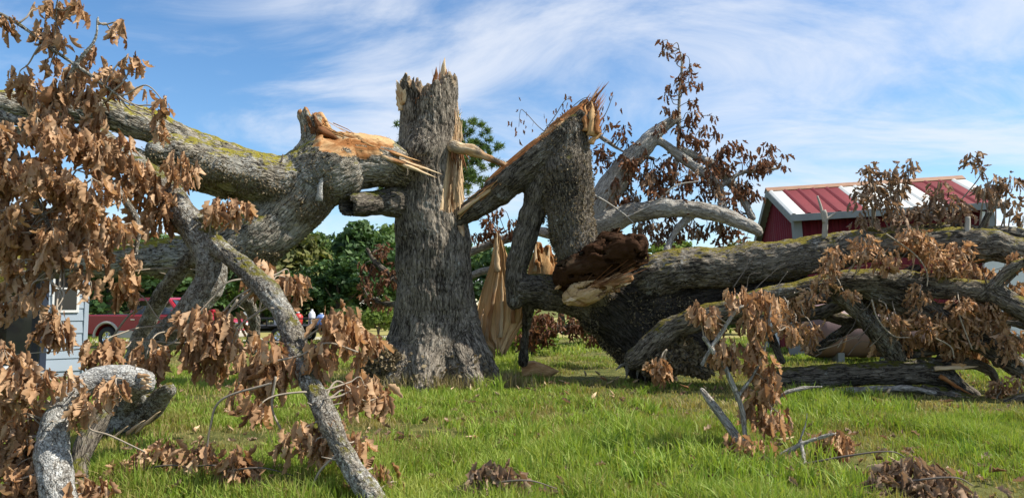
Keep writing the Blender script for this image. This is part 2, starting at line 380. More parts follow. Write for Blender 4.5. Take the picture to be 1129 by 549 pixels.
def shard_mesh(name, base, tip, width, thick, side, seed=0, jag=.25, n=7):
    """one torn splinter: a flattened, ragged, pointed stave from base to tip; side = direction of its width"""
    r = np.random.default_rng(seed); base, tip = np.array(base, float), np.array(tip, float)
    ax = tip - base; L = np.linalg.norm(ax); ax /= L
    sd = np.array(side, float); sd -= ax * sd.dot(ax); sd /= np.linalg.norm(sd) + 1e-9; th = np.cross(ax, sd)
    V = []; bk = []
    bend = (r.random(2) - .5) * .12 * L
    for i in range(n + 1):
        t = i / n; w = width * (1 - t ** 2.2) * (.85 + jag * (r.random() - .4)) + .006; h = thick * (1 - t ** 1.6) * (.8 + .4 * r.random()) + .005
        c = base + ax * L * t + sd * (bend[0] * t * t + (r.random() - .5) * jag * width * .5) + th * bend[1] * t * t
        for a, b in ((-1, -.7), (-.25, -1), (.35, -.85), (1, -.6), (.9, .7), (.2, 1), (-.4, .8), (-1, .6)):
            e = 1 + jag * .5 * (r.random() - .5)
            V.append(c + sd * a * w * .5 * e + th * b * h * .5 * e); bk.append((a * w * .5 + seed * .37, b * h * .5, L * t))
    Q = [(i * 8 + j, i * 8 + (j + 1) % 8, (i + 1) * 8 + (j + 1) % 8, (i + 1) * 8 + j) for i in range(n) for j in range(8)]
    Q += [(3, 2, 1, 0), (7, 6, 5, 4), (4, 3, 0, 7)]; e = n * 8; Q += [(e, e + 1, e + 2, e + 3), (e + 4, e + 5, e + 6, e + 7), (e + 7, e, e + 3, e + 4)]
    me = mesh_np(name, V, Q, None, False); attr(me, 'bk', 'FLOAT_VECTOR', bk); return me
def shard(name, a, b, w, t, side, mat, parent, seed=0, jag=.25, n=7):
    return obj(name, shard_mesh(name, a, b, w, t, side, seed, jag, n), mat, parent)

def box_me(name, sx, sy, sz, bev=.0, center=(0, 0, 0)):
    bm = bmesh.new(); bmesh.ops.create_cube(bm, size=1)
    bmesh.ops.scale(bm, vec=(sx, sy, sz), verts=bm.verts)
    if bev: bmesh.ops.bevel(bm, geom=bm.edges[:], offset=bev, segments=2, affect='EDGES', profile=.5)
    bmesh.ops.translate(bm, vec=center, verts=bm.verts)
    me = bpy.data.meshes.new(name); bm.to_mesh(me); bm.free(); return me
def box(name, x0, x1, y0, y1, z0, z1, mat, parent, bev=.006):
    return obj(name, box_me(name, x1 - x0, y1 - y0, z1 - z0, bev, ((x0 + x1) / 2, (y0 + y1) / 2, (z0 + z1) / 2)), mat, parent)
def prism_me(name, poly, y0, y1, bev=.0, ytop=None):
    """polygon in (x, z) extruded along y; bevelled"""
    bm = bmesh.new(); a = [bm.verts.new((x, y0, z)) for x, z in poly]; b = [bm.verts.new((x, y1, z)) for x, z in poly]
    bm.faces.new(a); bm.faces.new(b[::-1]); n = len(poly)
    for i in range(n): bm.faces.new((a[i], b[i], b[(i + 1) % n], a[(i + 1) % n]))
    bmesh.ops.recalc_face_normals(bm, faces=bm.faces[:])
    if bev: bmesh.ops.bevel(bm, geom=[e for e in bm.edges if e.calc_face_angle(0) > .5], offset=bev, segments=2, affect='EDGES', profile=.5)
    me = bpy.data.meshes.new(name); bm.to_mesh(me); bm.free()
    return me
def prism_x(name, poly, x0, x1, bev=0):
    """polygon in (y, z) extruded along x"""
    me = prism_me(name, poly, x0, x1, bev)
    n = len(me.vertices); co = np.empty(n * 3, np.float32); me.vertices.foreach_get('co', co); co = co.reshape(-1, 3)[:, [1, 0, 2]]
    me.vertices.foreach_set('co', co.ravel()); me.flip_normals(); return me
def lathe_me(name, prof, seg=24, axis='y'):
    """prof: (radius, along) rows; spun about y"""
    V = []; n = len(prof)
    for k in range(seg):
        a = 2 * math.pi * k / seg
        for r, h in prof: V.append((r * math.cos(a), h, r * math.sin(a)) if axis == 'y' else (h, r * math.cos(a), r * math.sin(a)))
    Q = [(k * n + i, k * n + i + 1, ((k + 1) % seg) * n + i + 1, ((k + 1) % seg) * n + i) for k in range(seg) for i in range(n - 1)]
    return mesh_np(name, V, Q)

# ------------------------------------------------------------------ dead leaves
def leaf_arrays(seed, lobed=True):
    r = np.random.default_rng(seed); rows = 13
    tt = np.linspace(0, 1, rows); env = np.sin(np.pi * np.clip(tt, .001, .999) ** .85) ** .62
    wid = .27 * env * (1 + .26 * np.sin(2 * np.pi * (3.1 * tt + r.uniform(.1, .4)))) + .012; wid[0] = .012
    wid = wid * (.85 + .3 * r.random(rows)); cup = r.uniform(.9, 2.4); tw = r.uniform(-.9, .9); bend = r.uniform(-.8, 1.2); roll = r.uniform(-.5, .5)
    V = []; ang = 0.0; y, z = 0.0, 0.0
    for i in range(rows):
        t = i / (rows - 1); L = 1.0 / (rows - 1); ang = bend * t * t * 1.5; y += math.sin(ang) * L; z -= math.cos(ang) * L
        wl_, wr_ = wid[i] * (.85 + .3 * r.random()), wid[i] * (.85 + .3 * r.random()); ph = tw * t
        dz = [.05 * (r.random() - .3) if i not in (0, rows - 1) else 0 for _ in range(2)]
        for sgn, w, dd in ((-1, wl_, dz[0]), (0, 0, 0), (1, wr_, dz[1])):
            cc = cup * (1 + sgn * roll); x0 = sgn * w * math.cos(cc * .7); y0 = w * math.sin(cc * .7) + .13 * (r.random() - .5) * (sgn != 0)
            V.append((x0 * math.cos(ph) - y0 * math.sin(ph), y + x0 * math.sin(ph) + y0 * math.cos(ph), z + dd))
    Q = [(i * 3 + c, i * 3 + c + 1, i * 3 + c + 4, i * 3 + c + 3) for i in range(rows - 1) for c in range(2)]
    return np.array(V), np.array(Q)
LEAVES = [leaf_arrays(100 + i) for i in range(20)]
LEAF_ME = {}
def leaf_me(kind, i):
    if (kind, i) not in LEAF_ME:
        me = mesh_np('leaf', *LEAVES[i]); me.materials.append(M[kind]); LEAF_ME[kind, i] = me
    return LEAF_ME[kind, i]
def leaf_rot(r, droop=.75, q=None):
    az = r.random() * 2 * math.pi if q is None else math.atan2(q[1], q[0]) - math.pi / 2 + r.normal(0, .7)
    tilt = abs(r.normal(0, droop)); tilt = min(tilt, 2.2)
    return Matrix.Rotation(az, 3, 'Z') @ Matrix.Rotation(tilt, 3, 'X') @ Matrix.Rotation(r.random() * 2 * math.pi, 3, 'Z')
def leaves(parent, places, kind, limit=300, name='leaf'):
    """places: list of (Vector, Matrix3, size). The largest in view become parts, the rest one mass."""
    def key(p):
        v = p[0]; u = v.x / max(.1, v.y)
        inside = abs(u) < .72 and v.y > 0
        return -(p[2] / max(1, v.y)) + (0 if inside else 10)
    places = sorted(places, key=key); r = np.random.default_rng(len(places))
    for v, m, s in places[:limit]:
        o = bpy.data.objects.new(name, leaf_me(kind, int(r.integers(20)))); o.matrix_world = Matrix.Translation(v) @ m.to_4x4() @ Matrix.Diagonal((s, s, s, 1))
        COL.objects.link(o); o.parent = parent
        o.matrix_parent_inverse = Matrix.Translation(parent.location).inverted() if parent is not None else Matrix()
    rest = places[limit:]
    if rest:
        Vs, Qs, lv, n = [], [], [], 0
        for v, m, s in rest:
            a, q = LEAVES[int(r.integers(20))]; Vs.append(a @ (np.array(m).T * s) + np.array(v)); Qs.append(q + n); n += len(a); lv.append(np.full(len(a), r.random()))
        me = mesh_np('leaf_mass', np.vstack(Vs), np.vstack(Qs)); attr(me, 'lv', 'FLOAT', np.concatenate(lv))
        o = obj('leaf_mass', me, M[kind], None); o['kind'] = 'stuff'; o.parent = parent
        o.matrix_parent_inverse = Matrix.Translation(parent.location).inverted()
def near_on(chains, v):
    best = None
    for o in chains:
        d = np.linalg.norm(o[:, :3] - np.array(v), axis=1); i = d.argmin()
        if best is None or d[i] < best[0]: best = (d[i], o[i])
    return best[1]
def sprays(parent, clusters, D, chains, kind='leaf', size=(.10, .17), dens=1.0, twig=True, seed=0, limit=300, droop=.75, flat=1.0, twig_mat='twig', twig_r=.006, maxtwig=2.2, leafname='leaf'):
    """leaf clusters: rows (px, py, rpx[, D]). Every cluster hangs on a twig of its own that starts on the nearest limb."""
    r = np.random.default_rng(seed); places = []
    for c in clusters:
        d = c[3] if len(c) > 3 else D + r.normal(0, .22)
        v = P(c[0], c[1], d); rad = R(c[2], d) * 1.1
        if twig:
            a = Vector(near_on(chains, v + Vector((0, 0, rad * .5)))[:3]); top = v + Vector((0, 0, rad * .55))
            if (a - top).length > maxtwig: a = top + (a - top).normalized() * maxtwig
            if (a - top).length > .05:
                L = (a - top).length; k1 = a.lerp(top, .35) + Vector(r.normal(0, .08 * L, 3)); k2 = a.lerp(top, .72) + Vector(r.normal(0, .07 * L, 3)) + Vector((0, 0, .05 * L))
                tube('twig', [(*a, twig_r * 1.5), (*k1, twig_r * 1.2), (*k2, twig_r), (*top, twig_r * .7), (*(top + Vector((r.normal(0, .25 * rad), 0, -rad * .9))), twig_r * .4)], M[twig_mat], parent, 5)
        n = max(4, int(dens * (rad / ((size[0] + size[1]) / 2)) ** 2 * 19))
        for i in range(n):
            q = r.normal(0, 1, 3); q /= np.linalg.norm(q); q *= rad * r.random() ** .45 * .95
            q[1] *= flat
            s = r.uniform(*size)
            places.append((v + Vector(q) + Vector((0, 0, s * .45)), leaf_rot(r, droop, q), s))
    leaves(parent, places, kind, limit, leafname)

def fuzz(parent, S, where, n, size=.05, mat='fern', seed=0, name='dried_fern', out=.6):
    """small dried fern fronds standing on the bark; where(V, normals) -> weight per vertex"""
    r = np.random.default_rng(seed); w = where(S['V'], S['nr']); w = np.clip(w, 0, None)
    if w.sum() == 0: return
    idx = r.choice(len(w), n, p=w / w.sum()); b = S['V'][idx] + r.normal(0, .012, (n, 3)); nr = S['nr'][idx]
    d = nr * out + r.normal(0, .55, (n, 3)); d[:, 2] -= .15; d /= np.linalg.norm(d, axis=1)[:, None]
    t = np.cross(d, r.normal(0, 1, (n, 3))); t /= np.linalg.norm(t, axis=1)[:, None] + 1e-9
    s = size * r.uniform(.5, 1.5, n)[:, None]; curl = np.cross(d, t) * s * r.uniform(-.6, .6, n)[:, None]
    V = np.stack([b - t * s * .10, b + t * s * .10, b + d * s * .55 + t * s * .24 + curl * .3, b + d * s * .55 - t * s * .24 + curl * .3, b + d * s * .85 + curl], 1).reshape(-1, 3)
    k = np.arange(n)[:, None] * 5; Q = k + np.array([[0, 1, 2, 3]]); Tt = k + np.array([[3, 2, 4]])
    me = mesh_np(name, V, Q, Tt, False); attr(me, 'lv', 'FLOAT', np.repeat(r.random(n), 5))
    o = obj(name, me, M[mat], parent); o['kind'] = 'stuff'; return o

def fibres(name, parent, pairs, n, w, mat, seed=0, spread=.06):
    """a fringe of fine torn wood fibres; pairs: (base, tip) guide lines, blended at random"""
    r = np.random.default_rng(seed); V, Q, T, bk = [], [], [], []
    for i in range(n):
        k = r.random() * (len(pairs) - 1); j = int(k); f = k - j; q = pairs[min(j + 1, len(pairs) - 1)]
        a = np.array(pairs[j][0]) * (1 - f) + np.array(q[0]) * f + r.normal(0, spread, 3); b = np.array(pairs[j][1]) * (1 - f) + np.array(q[1]) * f + r.normal(0, spread, 3)
        b = a + (b - a) * r.uniform(.35, 1.1); ax = b - a; s = np.cross(ax, r.normal(0, 1, 3)); s /= np.linalg.norm(s) + 1e-9; u = np.cross(ax, s); u /= np.linalg.norm(u) + 1e-9
        ww = w * r.uniform(.4, 1.4); m = a + ax * .55 + r.normal(0, .02, 3); o = len(V)
        V += [a + s * ww, a - s * ww * .5 + u * ww * .8, a - s * ww * .5 - u * ww * .8, m + s * ww * .8, m - s * ww * .4 + u * ww * .6, m - s * ww * .4 - u * ww * .6, b]
        for c in range(3): d = (c + 1) % 3; Q.append((o + c, o + d, o + 3 + d, o + 3 + c)); T.append((o + 3 + c, o + 3 + d, o + 6))
        L = np.linalg.norm(ax); bk += [(i * .7, 0, 0), (i * .7 + ww, 0, 0), (i * .7, ww, 0), (i * .7, 0, L * .5), (i * .7 + ww, 0, L * .5), (i * .7, ww, L * .5), (i * .7, 0, L)]
    me = mesh_np(name, V, Q, T, False); attr(me, 'bk', 'FLOAT_VECTOR', bk); o = obj(name, me, mat, parent); o['kind'] = 'stuff'; return o

def snags(parent, CH, n, L, rad, mat, seed=0, ymax=1e9):
    """short snapped side twigs standing on a limb, each a part of its own"""
    r = np.random.default_rng(seed); made = 0
    while made < n:
        o = CH[r.integers(len(CH))]; i = r.integers(1, len(o)); c = Vector(o[i, :3])
        d = Vector(r.normal(0, 1, 3)); d.z = abs(d.z) * .8; d.y = -abs(d.y) * .6; d.normalize(); a = c + d * o[i, 3] * .7; l = L * r.uniform(.4, 1.6); k = Vector(r.normal(0, .3, 3))
        made += 1
        if c.z < .1: continue
        tube('snag', [(*a, rad * 1.3), (*(a + d * l * .5 + k * l * .15), rad), (*(a + d * l + k * l * .5), rad * .55)], M[mat], parent, 5)
# ------------------------------------------------------------------ the setting: lawn, drive, grass
def ground_material():
    m, nt, b = newmat('lawn_soil')
    co = N(nt, 'ShaderNodeTexCoord').outputs['Object']
    n1 = noise_n(nt, co, .35, 5, .6); n2 = noise_n(nt, co, 2.2, 6, .65, None, (3, 7, 0)); n3 = noise_n(nt, co, 14, 6, .7)
    c = ramp(nt, n2, [(.25, (.045, .055, .014)), (.48, (.085, .10, .024)), (.62, (.18, .18, .055)), (.8, (.25, .21, .09))])
    c = mixc(nt, mrange(nt, n1, .48, .66), c, (.17, .165, .052))
    c = mixc(nt, mrange(nt, n3, .55, .75), c, (.16, .12, .06))
    nt.links.new(c, b.inputs['Base Color']); b.inputs['Roughness'].default_value = .95; b.inputs['Specular IOR Level'].default_value = .1
    nt.links.new(bumpn(nt, mathn(nt, 'ADD', n3, n2), .9, .08), b.inputs['Normal'])
    return m
M['ground'] = ground_material()
def sheet(name, x0, x1, y0, y1, z, nx, ny, mat, amp=0):
    xs, ys = np.linspace(x0, x1, nx), np.linspace(y0, y1, ny); X, Y = np.meshgrid(xs, ys, indexing='ij')
    Z = np.full_like(X, z)
    if amp: Z = Z + amp * fbm(np.stack([X, Y, X * 0], -1) * .6, 3, 2)
    V = np.stack([X, Y, Z], -1).reshape(-1, 3); i = np.arange(nx - 1)[:, None] * ny + np.arange(ny - 1)[None, :]
    Q = np.stack([i, i + ny, i + ny + 1, i + 1], -1).reshape(-1, 4)
    return tag(obj(name, mesh_np(name, V, Q), mat), kind='structure')
sheet('ground', -900, 900, -60, 1500, 0, 40, 40, M['ground'])
M['gravel'] = simple('pale_gravel', (.42, .38, .31), .95, 0, .35, 9, .6, .1)
def ribbon(name, rows, mat):
    V = []; 
    for x, y, w in rows: V += [(x, y - w / 2, .006), (x, y + w / 2, .006)]
    Q = [(2 * i, 2 * i + 2, 2 * i + 3, 2 * i + 1) for i in range(len(rows) - 1)]
    return tag(obj(name, mesh_np(name, V, Q), mat), kind='structure')
ribbon('gravel_drive', [(-40, 30.5, 3.0), (-25, 32, 3.2), (-14, 33.5, 3.0), (-6, 37, 3.2), (3, 44, 3.5), (12, 60, 4)], M['gravel'])
M['dry_field'] = simple('mown_dry_field', (.28, .25, .09), .95, 0, .3, .6, .3, .1)
tag(sheet('field', -70, 60, 36, 90, .004, 3, 3, M['dry_field']), kind='structure')

# grass: blades in real geometry, dense where near
M['grass'] = green_mat('grass_blade', [(.38, .31, .13), (.28, .26, .075), (.27, .32, .06), (.21, .32, .045), (.28, .39, .055), (.38, .42, .10)], .4)
def blades(name, X, Y, H, Wd, lean, mat, lv, seed):
    n = len(X); r = np.random.default_rng(seed); az = r.random(n) * 2 * np.pi; a2 = r.random(n) * 2 * np.pi
    b = np.stack([X, Y, np.zeros(n) - .005], 1); d = np.stack([np.cos(az), np.sin(az), np.zeros(n)], 1); t = np.stack([np.cos(a2), np.sin(a2), np.zeros(n)], 1)
    H = H[:, None]; Wd = Wd[:, None]; ln = lean[:, None] * H; up = np.array([[0, 0, 1.]])
    V = np.stack([b - t * Wd * .5, b + t * Wd * .5, b + up * H * .55 + d * ln * .3 + t * Wd * .42, b + up * H * .55 + d * ln * .3 - t * Wd * .42, b + up * H * (1 - .25 * lean[:, None]) + d * ln], 1).reshape(-1, 3)
    k = np.arange(n)[:, None] * 5
    me = mesh_np(name, V, k + np.array([[0, 1, 2, 3]]), k + np.array([[3, 2, 4]]), False); attr(me, 'lv', 'FLOAT', np.repeat(lv, 5))
    return obj(name, me, mat)
def lawn(n, y0, y1, hs, seed, wd):
    r = np.random.default_rng(seed); y = np.sqrt(r.random(n) * (y1 ** 2 - y0 ** 2) + y0 ** 2) if y1 < 12 else y0 + (y1 - y0) * r.random(n) ** 1.25
    x = (r.random(n) * 2 - 1) * (.88 * y + 1.2); p = np.stack([x, y, x * 0], 1)
    g = fbm(p * .55, 21, 3); tu = np.clip(fbm(p * 1.7, 31, 2), 0, 1); hgt = hs * (.55 + .5 * r.random(n)) * (1 + 1.1 * np.clip(g, -.5, 1)) * (1 + 2.2 * tu)
    keep = r.random(n) < np.clip(.62 + 1.3 * g + .8 * tu, .10, 1)
    lv = np.clip(.52 - .26 * np.clip((y - 8) / 4, 0, 1) + 1.25 * g + r.normal(0, .25, n), 0, 1)
    return [a[keep] for a in (x, y, hgt, wd * (.6 + .8 * r.random(n)), np.abs(r.normal(.35, .4, n)), lv)]
g1 = lawn(205000, 4.5, 10.5, .125, 1, .011); g2 = lawn(180000, 10.0, 22, .095, 2, .018); g3 = lawn(45000, 21, 36, .08, 3, .045)
G = [np.concatenate(a) for a in zip(g1, g2, g3)]
o = blades('grass', G[0], G[1], np.clip(G[2], .03, .34), G[3], G[4], M['grass'], G[5], 5)
tag(o, 'short green and straw coloured grass covering the lawn', 'grass', kind='stuff')

# ------------------------------------------------------------------ trees beyond the lawn
def crown_mesh(name, seed, rx, rz, h0, n, leaf, lumps=16, tall=1.0):
    r = np.random.default_rng(seed); C = []
    for i in range(lumps):
        a = r.random() * 6.283; q = r.random() ** .5; z = r.random()
        prof = math.sin(math.pi * min(1, .18 + .80 * z)) ** .7
        C.append((math.cos(a) * q * rx * prof * .75, math.sin(a) * q * rx * prof * .75, h0 + z * rz, r.uniform(.28, .5) * rx * (.6 + .5 * prof)))
    C = np.array(C); k = r.integers(lumps, size=n); d = r.normal(0, 1, (n, 3)); d /= np.linalg.norm(d, axis=1)[:, None]; d[:, 2] = np.abs(d[:, 2]) * .9 - .25 * (r.random(n) < .6)
    c = C[k, :3] + d * C[k, 3:4] * (.62 + .45 * r.random((n, 1)) ** .6)
    c += .12 * rx * np.stack([vnoise(c * 1.3, seed + i) for i in range(3)], 1)
    nn = d + r.normal(0, .6, (n, 3)); nn /= np.linalg.norm(nn, axis=1)[:, None]; t = np.cross(nn, r.normal(0, 1, (n, 3))); t /= np.linalg.norm(t, axis=1)[:, None]; b = np.cross(nn, t)
    s = leaf * r.uniform(.5, 1.3, (n, 1))
    V = np.stack([c - t * s, c - b * s * .45, c + t * s, c + b * s * .55], 1).reshape(-1, 3)
    me = mesh_np(name, V, np.arange(n * 4).reshape(-1, 4), None, False)
    lv = np.clip(.5 + .5 * vnoise(C[k, :3] * .9, seed + 9) + r.normal(0, .18, n), 0, 1); attr(me, 'lv', 'FLOAT', np.repeat(lv, 4)); return me
def tree_wood(h, r0, seed, spread):
    r = np.random.default_rng(seed); parts = [[(0, 0, -.1, r0 * 1.4), (.1, 0, h * .2, r0), (-.05, .1, h * .5, r0 * .75), (.1, .1, h * .85, r0 * .3)]]
    for i in range(6):
        a = r.random() * 6.28; z = h * r.uniform(.25, .6); L = spread * r.uniform(.5, .8)
        parts.append([(0, 0, z, r0 * .5), (math.cos(a) * L * .5, math.sin(a) * L * .5, z + L * .35, r0 * .3), (math.cos(a) * L, math.sin(a) * L, z + L * .8, r0 * .12)])
    return parts
M['tree_bark'] = simple('tree_bark', (.10, .08, .06), .9, 0, .3, 3)
M['crown_dark'] = green_mat('dark_foliage', [(0.02, 0.048, 0.017), (0.037, 0.082, 0.022), (0.06, 0.119, 0.031), (0.093, 0.156, 0.041)], .25)
M['crown_mid'] = green_mat('green_foliage', [(0.037, 0.076, 0.02), (0.071, 0.128, 0.031), (0.111, 0.178, 0.041), (0.162, 0.221, 0.054)], .3)
M['crown_olive'] = green_mat('olive_foliage', [(0.064, 0.08, 0.022), (0.12, 0.136, 0.035), (0.176, 0.176, 0.048), (0.24, 0.208, 0.072)], .3)
M['crown_light'] = green_mat('light_foliage', [(0.075, 0.125, 0.02), (0.125, 0.188, 0.03), (0.175, 0.237, 0.037), (0.225, 0.275, 0.062)], .4)
CROWNS = {('d', 0): crown_mesh('crown', 1, 3.4, 5.6, 1.6, 5200, .26), ('d', 1): crown_mesh('crown', 2, 3.0, 6.4, 1.4, 5200, .25), ('m', 0): crown_mesh('crown', 3, 3.6, 5.2, 1.2, 5200, .27), ('m', 1): crown_mesh('crown', 4, 3.2, 6.0, 1.6, 5200, .26), ('o', 0): crown_mesh('crown', 5, 3.4, 5.0, 1.2, 5200, .26), ('l', 0): crown_mesh('crown', 6, 3.2, 5.2, 1.0, 5200, .26)}
CM = {'d': 'crown_dark', 'm': 'crown_mid', 'o': 'crown_olive', 'l': 'crown_light'}
for (a, b), me in CROWNS.items(): me.materials.append(M[CM[a]])
def joined_tubes(parts, name='trunk'):
    Vs, Qs, n = [], [], 0
    for p in parts:
        o = catmull(p, 1.0); T, Nn, B, s = frames(o); an = np.arange(8) * math.pi / 4
        V = (o[:, None, :3] + o[:, None, 3:4] * (np.cos(an)[None, :, None] * Nn[:, None, :] + np.sin(an)[None, :, None] * B[:, None, :])).reshape(-1, 3)
        i = np.arange(len(o) - 1)[:, None] * 8; j = np.arange(8)[None, :]; j2 = (j + 1) % 8
        Qs.append(np.stack([i + j, i + j2, i + 8 + j2, i + 8 + j], -1).reshape(-1, 4) + n); Vs.append(V); n += len(V)
    return mesh_np(name, np.vstack(Vs), np.vstack(Qs))
TRUNKS = [joined_tubes(tree_wood(6, .22, i, 3.0)) for i in range(3)]
for t in TRUNKS: t.materials.append(M['tree_bark'])
def tree(px, D, kind, hs, ws, label, group='broadleaf trees beyond the lawn', dx=0):
    t = empty('broadleaf_tree', ground_px(px, D), random.random() * 6.28, label, 'tree', group); t.scale = (ws, ws, hs)
    obj('trunk', TRUNKS[random.randrange(3)], None, t); obj('crown', CROWNS[kind], None, t); return t
# (px, D, kind, height scale, width scale, label)
tree(150, 52, ('m', 0), 1.0, 1.2, 'green tree high behind the bed of the red pickup')
tree(228, 55, ('m', 1), 1.0, 1.2, 'green tree rising behind the cab of the red pickup')
tree(350, 66, ('m', 0), 1.18, 1.2, 'tall pale green tree in the gap under the broken limb')
tree(-60, 44, ('d', 0), 1.0, 1.2, 'dark green tree at the far left edge, beyond the house')
tree(40, 42, ('d', 1), .9, 1.2, 'dark tree beyond the pale blue house')
tree(125, 38, ('d', 0), .62, 1.05, 'low dark tree behind the bed of the red pickup')
tree(190, 42, ('d', 1), .66, 1.1, 'dark tree behind the cab of the red pickup')
tree(250, 46, ('m', 1), .80, 1.0, 'green tree behind the bonnet of the red pickup')
tree(322, 56, ('o', 0), 1.05, 1.2, 'olive green tree with thin crown under the broken limb')
tree(290, 62, ('o', 0), 1.0, 1.2, 'olive green tree behind the forking lichened branch')
tree(372, 50, ('d', 1), .60, .9, 'low dark green tree over the flatbed trailer')
tree(392, 60, ('d', 0), 1.1, 1.2, 'tall dark green tree just left of the standing trunk')
tree(425, 66, ('m', 0), 1.3, 1.1, 'green tree partly hidden by the standing trunk')
tree(345, 58, ('m', 1), .88, 1.0, 'green tree in the middle of the gap left of the trunk')
tree(500, 64, ('m', 0), 1.0, 1.2, 'green tree hidden behind the standing trunk')
tree(560, 60, ('d', 0), .85, 1.1, 'dark tree behind the torn slab of wood')
tree(620, 56, ('o', 0), .82, 1.1, 'olive tree behind the upright torn limb')
tree(690, 60, ('l', 0), 1.0, 1.15, 'light green tree behind the splintered brown stump of wood')
tree(745, 56, ('l', 0), .98, 1.2, 'light green tree above the thick mossy log')
tree(800, 62, ('o', 0), 1.0, 1.1, 'olive tree just left of the red shed')
tree(880, 66, ('m', 1), .8, 1.2, 'green tree behind the red shed')
tree(1010, 66, ('m', 0), .8, 1.2, 'green tree behind the far end of the red shed')
tree(1190, 60, ('m', 1), .8, 1.2, 'green tree past the grey metal lean-to')
def bush(px, D, w, h, kind, label, seed):
    o = empty('bush', ground_px(px, D), seed, label, 'bush', 'bushes along the drive')
    me = crown_mesh('foliage', seed, w, h, .15 * h, 2600, .11 * w ** .5); obj('foliage', me, M[CM[kind]], o)
    st = joined_tubes([[(0, 0, -.05, .04), (.1 * math.cos(i), .1 * math.sin(i), h * .4, .03), (.4 * w * math.cos(i), .4 * w * math.sin(i), h * .8, .01)] for i in range(5)], 'stem'); obj('stem', st, M['tree_bark'], o)
bush(418, 38, 1.3, 1.0, 'l', 'bright green bush just left of the trunk base', 3)
bush(385, 44, 1.4, 1.2, 'm', 'green bush behind the flatbed trailer', 5)
bush(585, 24, 1.2, .9, 'l', 'yellow green bush under the mossy bent limb', 8)
bush(545, 27, 1.3, 1.1, 'm', 'green bush behind the torn slab', 9)
bush(655, 30, 1.5, 1.2, 'm', 'green bush behind the upright torn limb', 10)
for i_, (px_, D_, w_, h_, k_, lab_) in enumerate(((300, 49, 2.6, 2.6, 'm', 'green thicket behind the trailer hitch'), (335, 51, 2.8, 3.0, 'd', 'dark thicket behind the jugs on the trailer'), (362, 52, 2.6, 2.8, 'm', 'green thicket just right of the trailer'), (398, 53, 2.8, 3.0, 'd', 'dark thicket in front of the tall tree left of the trunk'), (440, 52, 2.6, 2.6, 'm', 'green thicket touching the trunk outline at the lower left'), (240, 48, 2.6, 2.4, 'd', 'dark thicket over the pickup bonnet'), (170, 46, 2.8, 2.6, 'd', 'dark thicket over the pickup roof'), (110, 46, 2.8, 2.6, 'm', 'green thicket beside the house corner'), (700, 50, 2.8, 2.6, 'm', 'green thicket seen under the thick mossy log'), (770, 50, 2.6, 2.4, 'o', 'olive thicket left of the shed wall'), (735, 44, 2.4, 2.4, 'd', 'dark thicket showing between the mossy log and the grey limb'), (820, 40, 2.2, 2.2, 'm', 'green thicket at the foot of the shed corner'))): bush(px_, D_, w_, h_, k_, lab_, 30 + i_)
# the pine
def pine():
    r = np.random.default_rng(4); base = ground_px(481, 45)
    t = wthing('pine_tree', base, 'tall pine whose dark needles show either side of the trunk top', 'tree')
    top = P(481, 114, 45).z; tr = [[(base.x, base.y, -.1, .24), (base.x + .1, base.y, top * .5, .17), (base.x, base.y, top - .2, .05)]]
    tips = []
    for i in range(64):
        z = top * (.56 + .43 * (i / 64)); L = 3.3 * (1 - (i / 64) ** 2.5) * r.uniform(.55, 1.1) + .35; a = i * 2.4 + r.normal(0, .3)
        e = Vector((base.x + math.cos(a) * L, base.y + math.sin(a) * L, z + .22 * L)); m = Vector((base.x, base.y, z)).lerp(e, .55) - Vector((0, 0, .05 * L))
        tr.append([(base.x, base.y, z, .05), (*m, .035), (*e, .012)])
        for f in (.35, .5, .6, .7, .8, .88, .95, 1.0, 1.0, 1.0):
            q = Vector((base.x, base.y, z)).lerp(e, f); tips.append((q.x + r.normal(0, .12 + .1 * L), q.y + r.normal(0, .12 + .1 * L), q.z + r.normal(.05, .12)))
    obj('trunk', joined_tubes(tr), M['tree_bark'], t)
    tp = np.array(tips); n = len(tp) * 60; c = np.repeat(tp, 60, 0) + r.normal(0, .07, (len(tp) * 60, 3)); d = r.normal(0, 1, (n, 3)); d[:, 2] += .35; d /= np.linalg.norm(d, axis=1)[:, None]
    s = np.cross(d, r.normal(0, 1, (n, 3))); s /= np.linalg.norm(s, axis=1)[:, None]; L = r.uniform(.22, .42, (n, 1))
    V = np.stack([c - s * .03, c + s * .03, c + d * L], 1).reshape(-1, 3); me = mesh_np('needles', V, None, np.arange(n * 3).reshape(-1, 3), False)
    attr(me, 'lv', 'FLOAT', np.repeat(np.repeat(r.random(len(tp)), 60), 3)); obj('needles', me, M['crown_mid'], t)
pine()
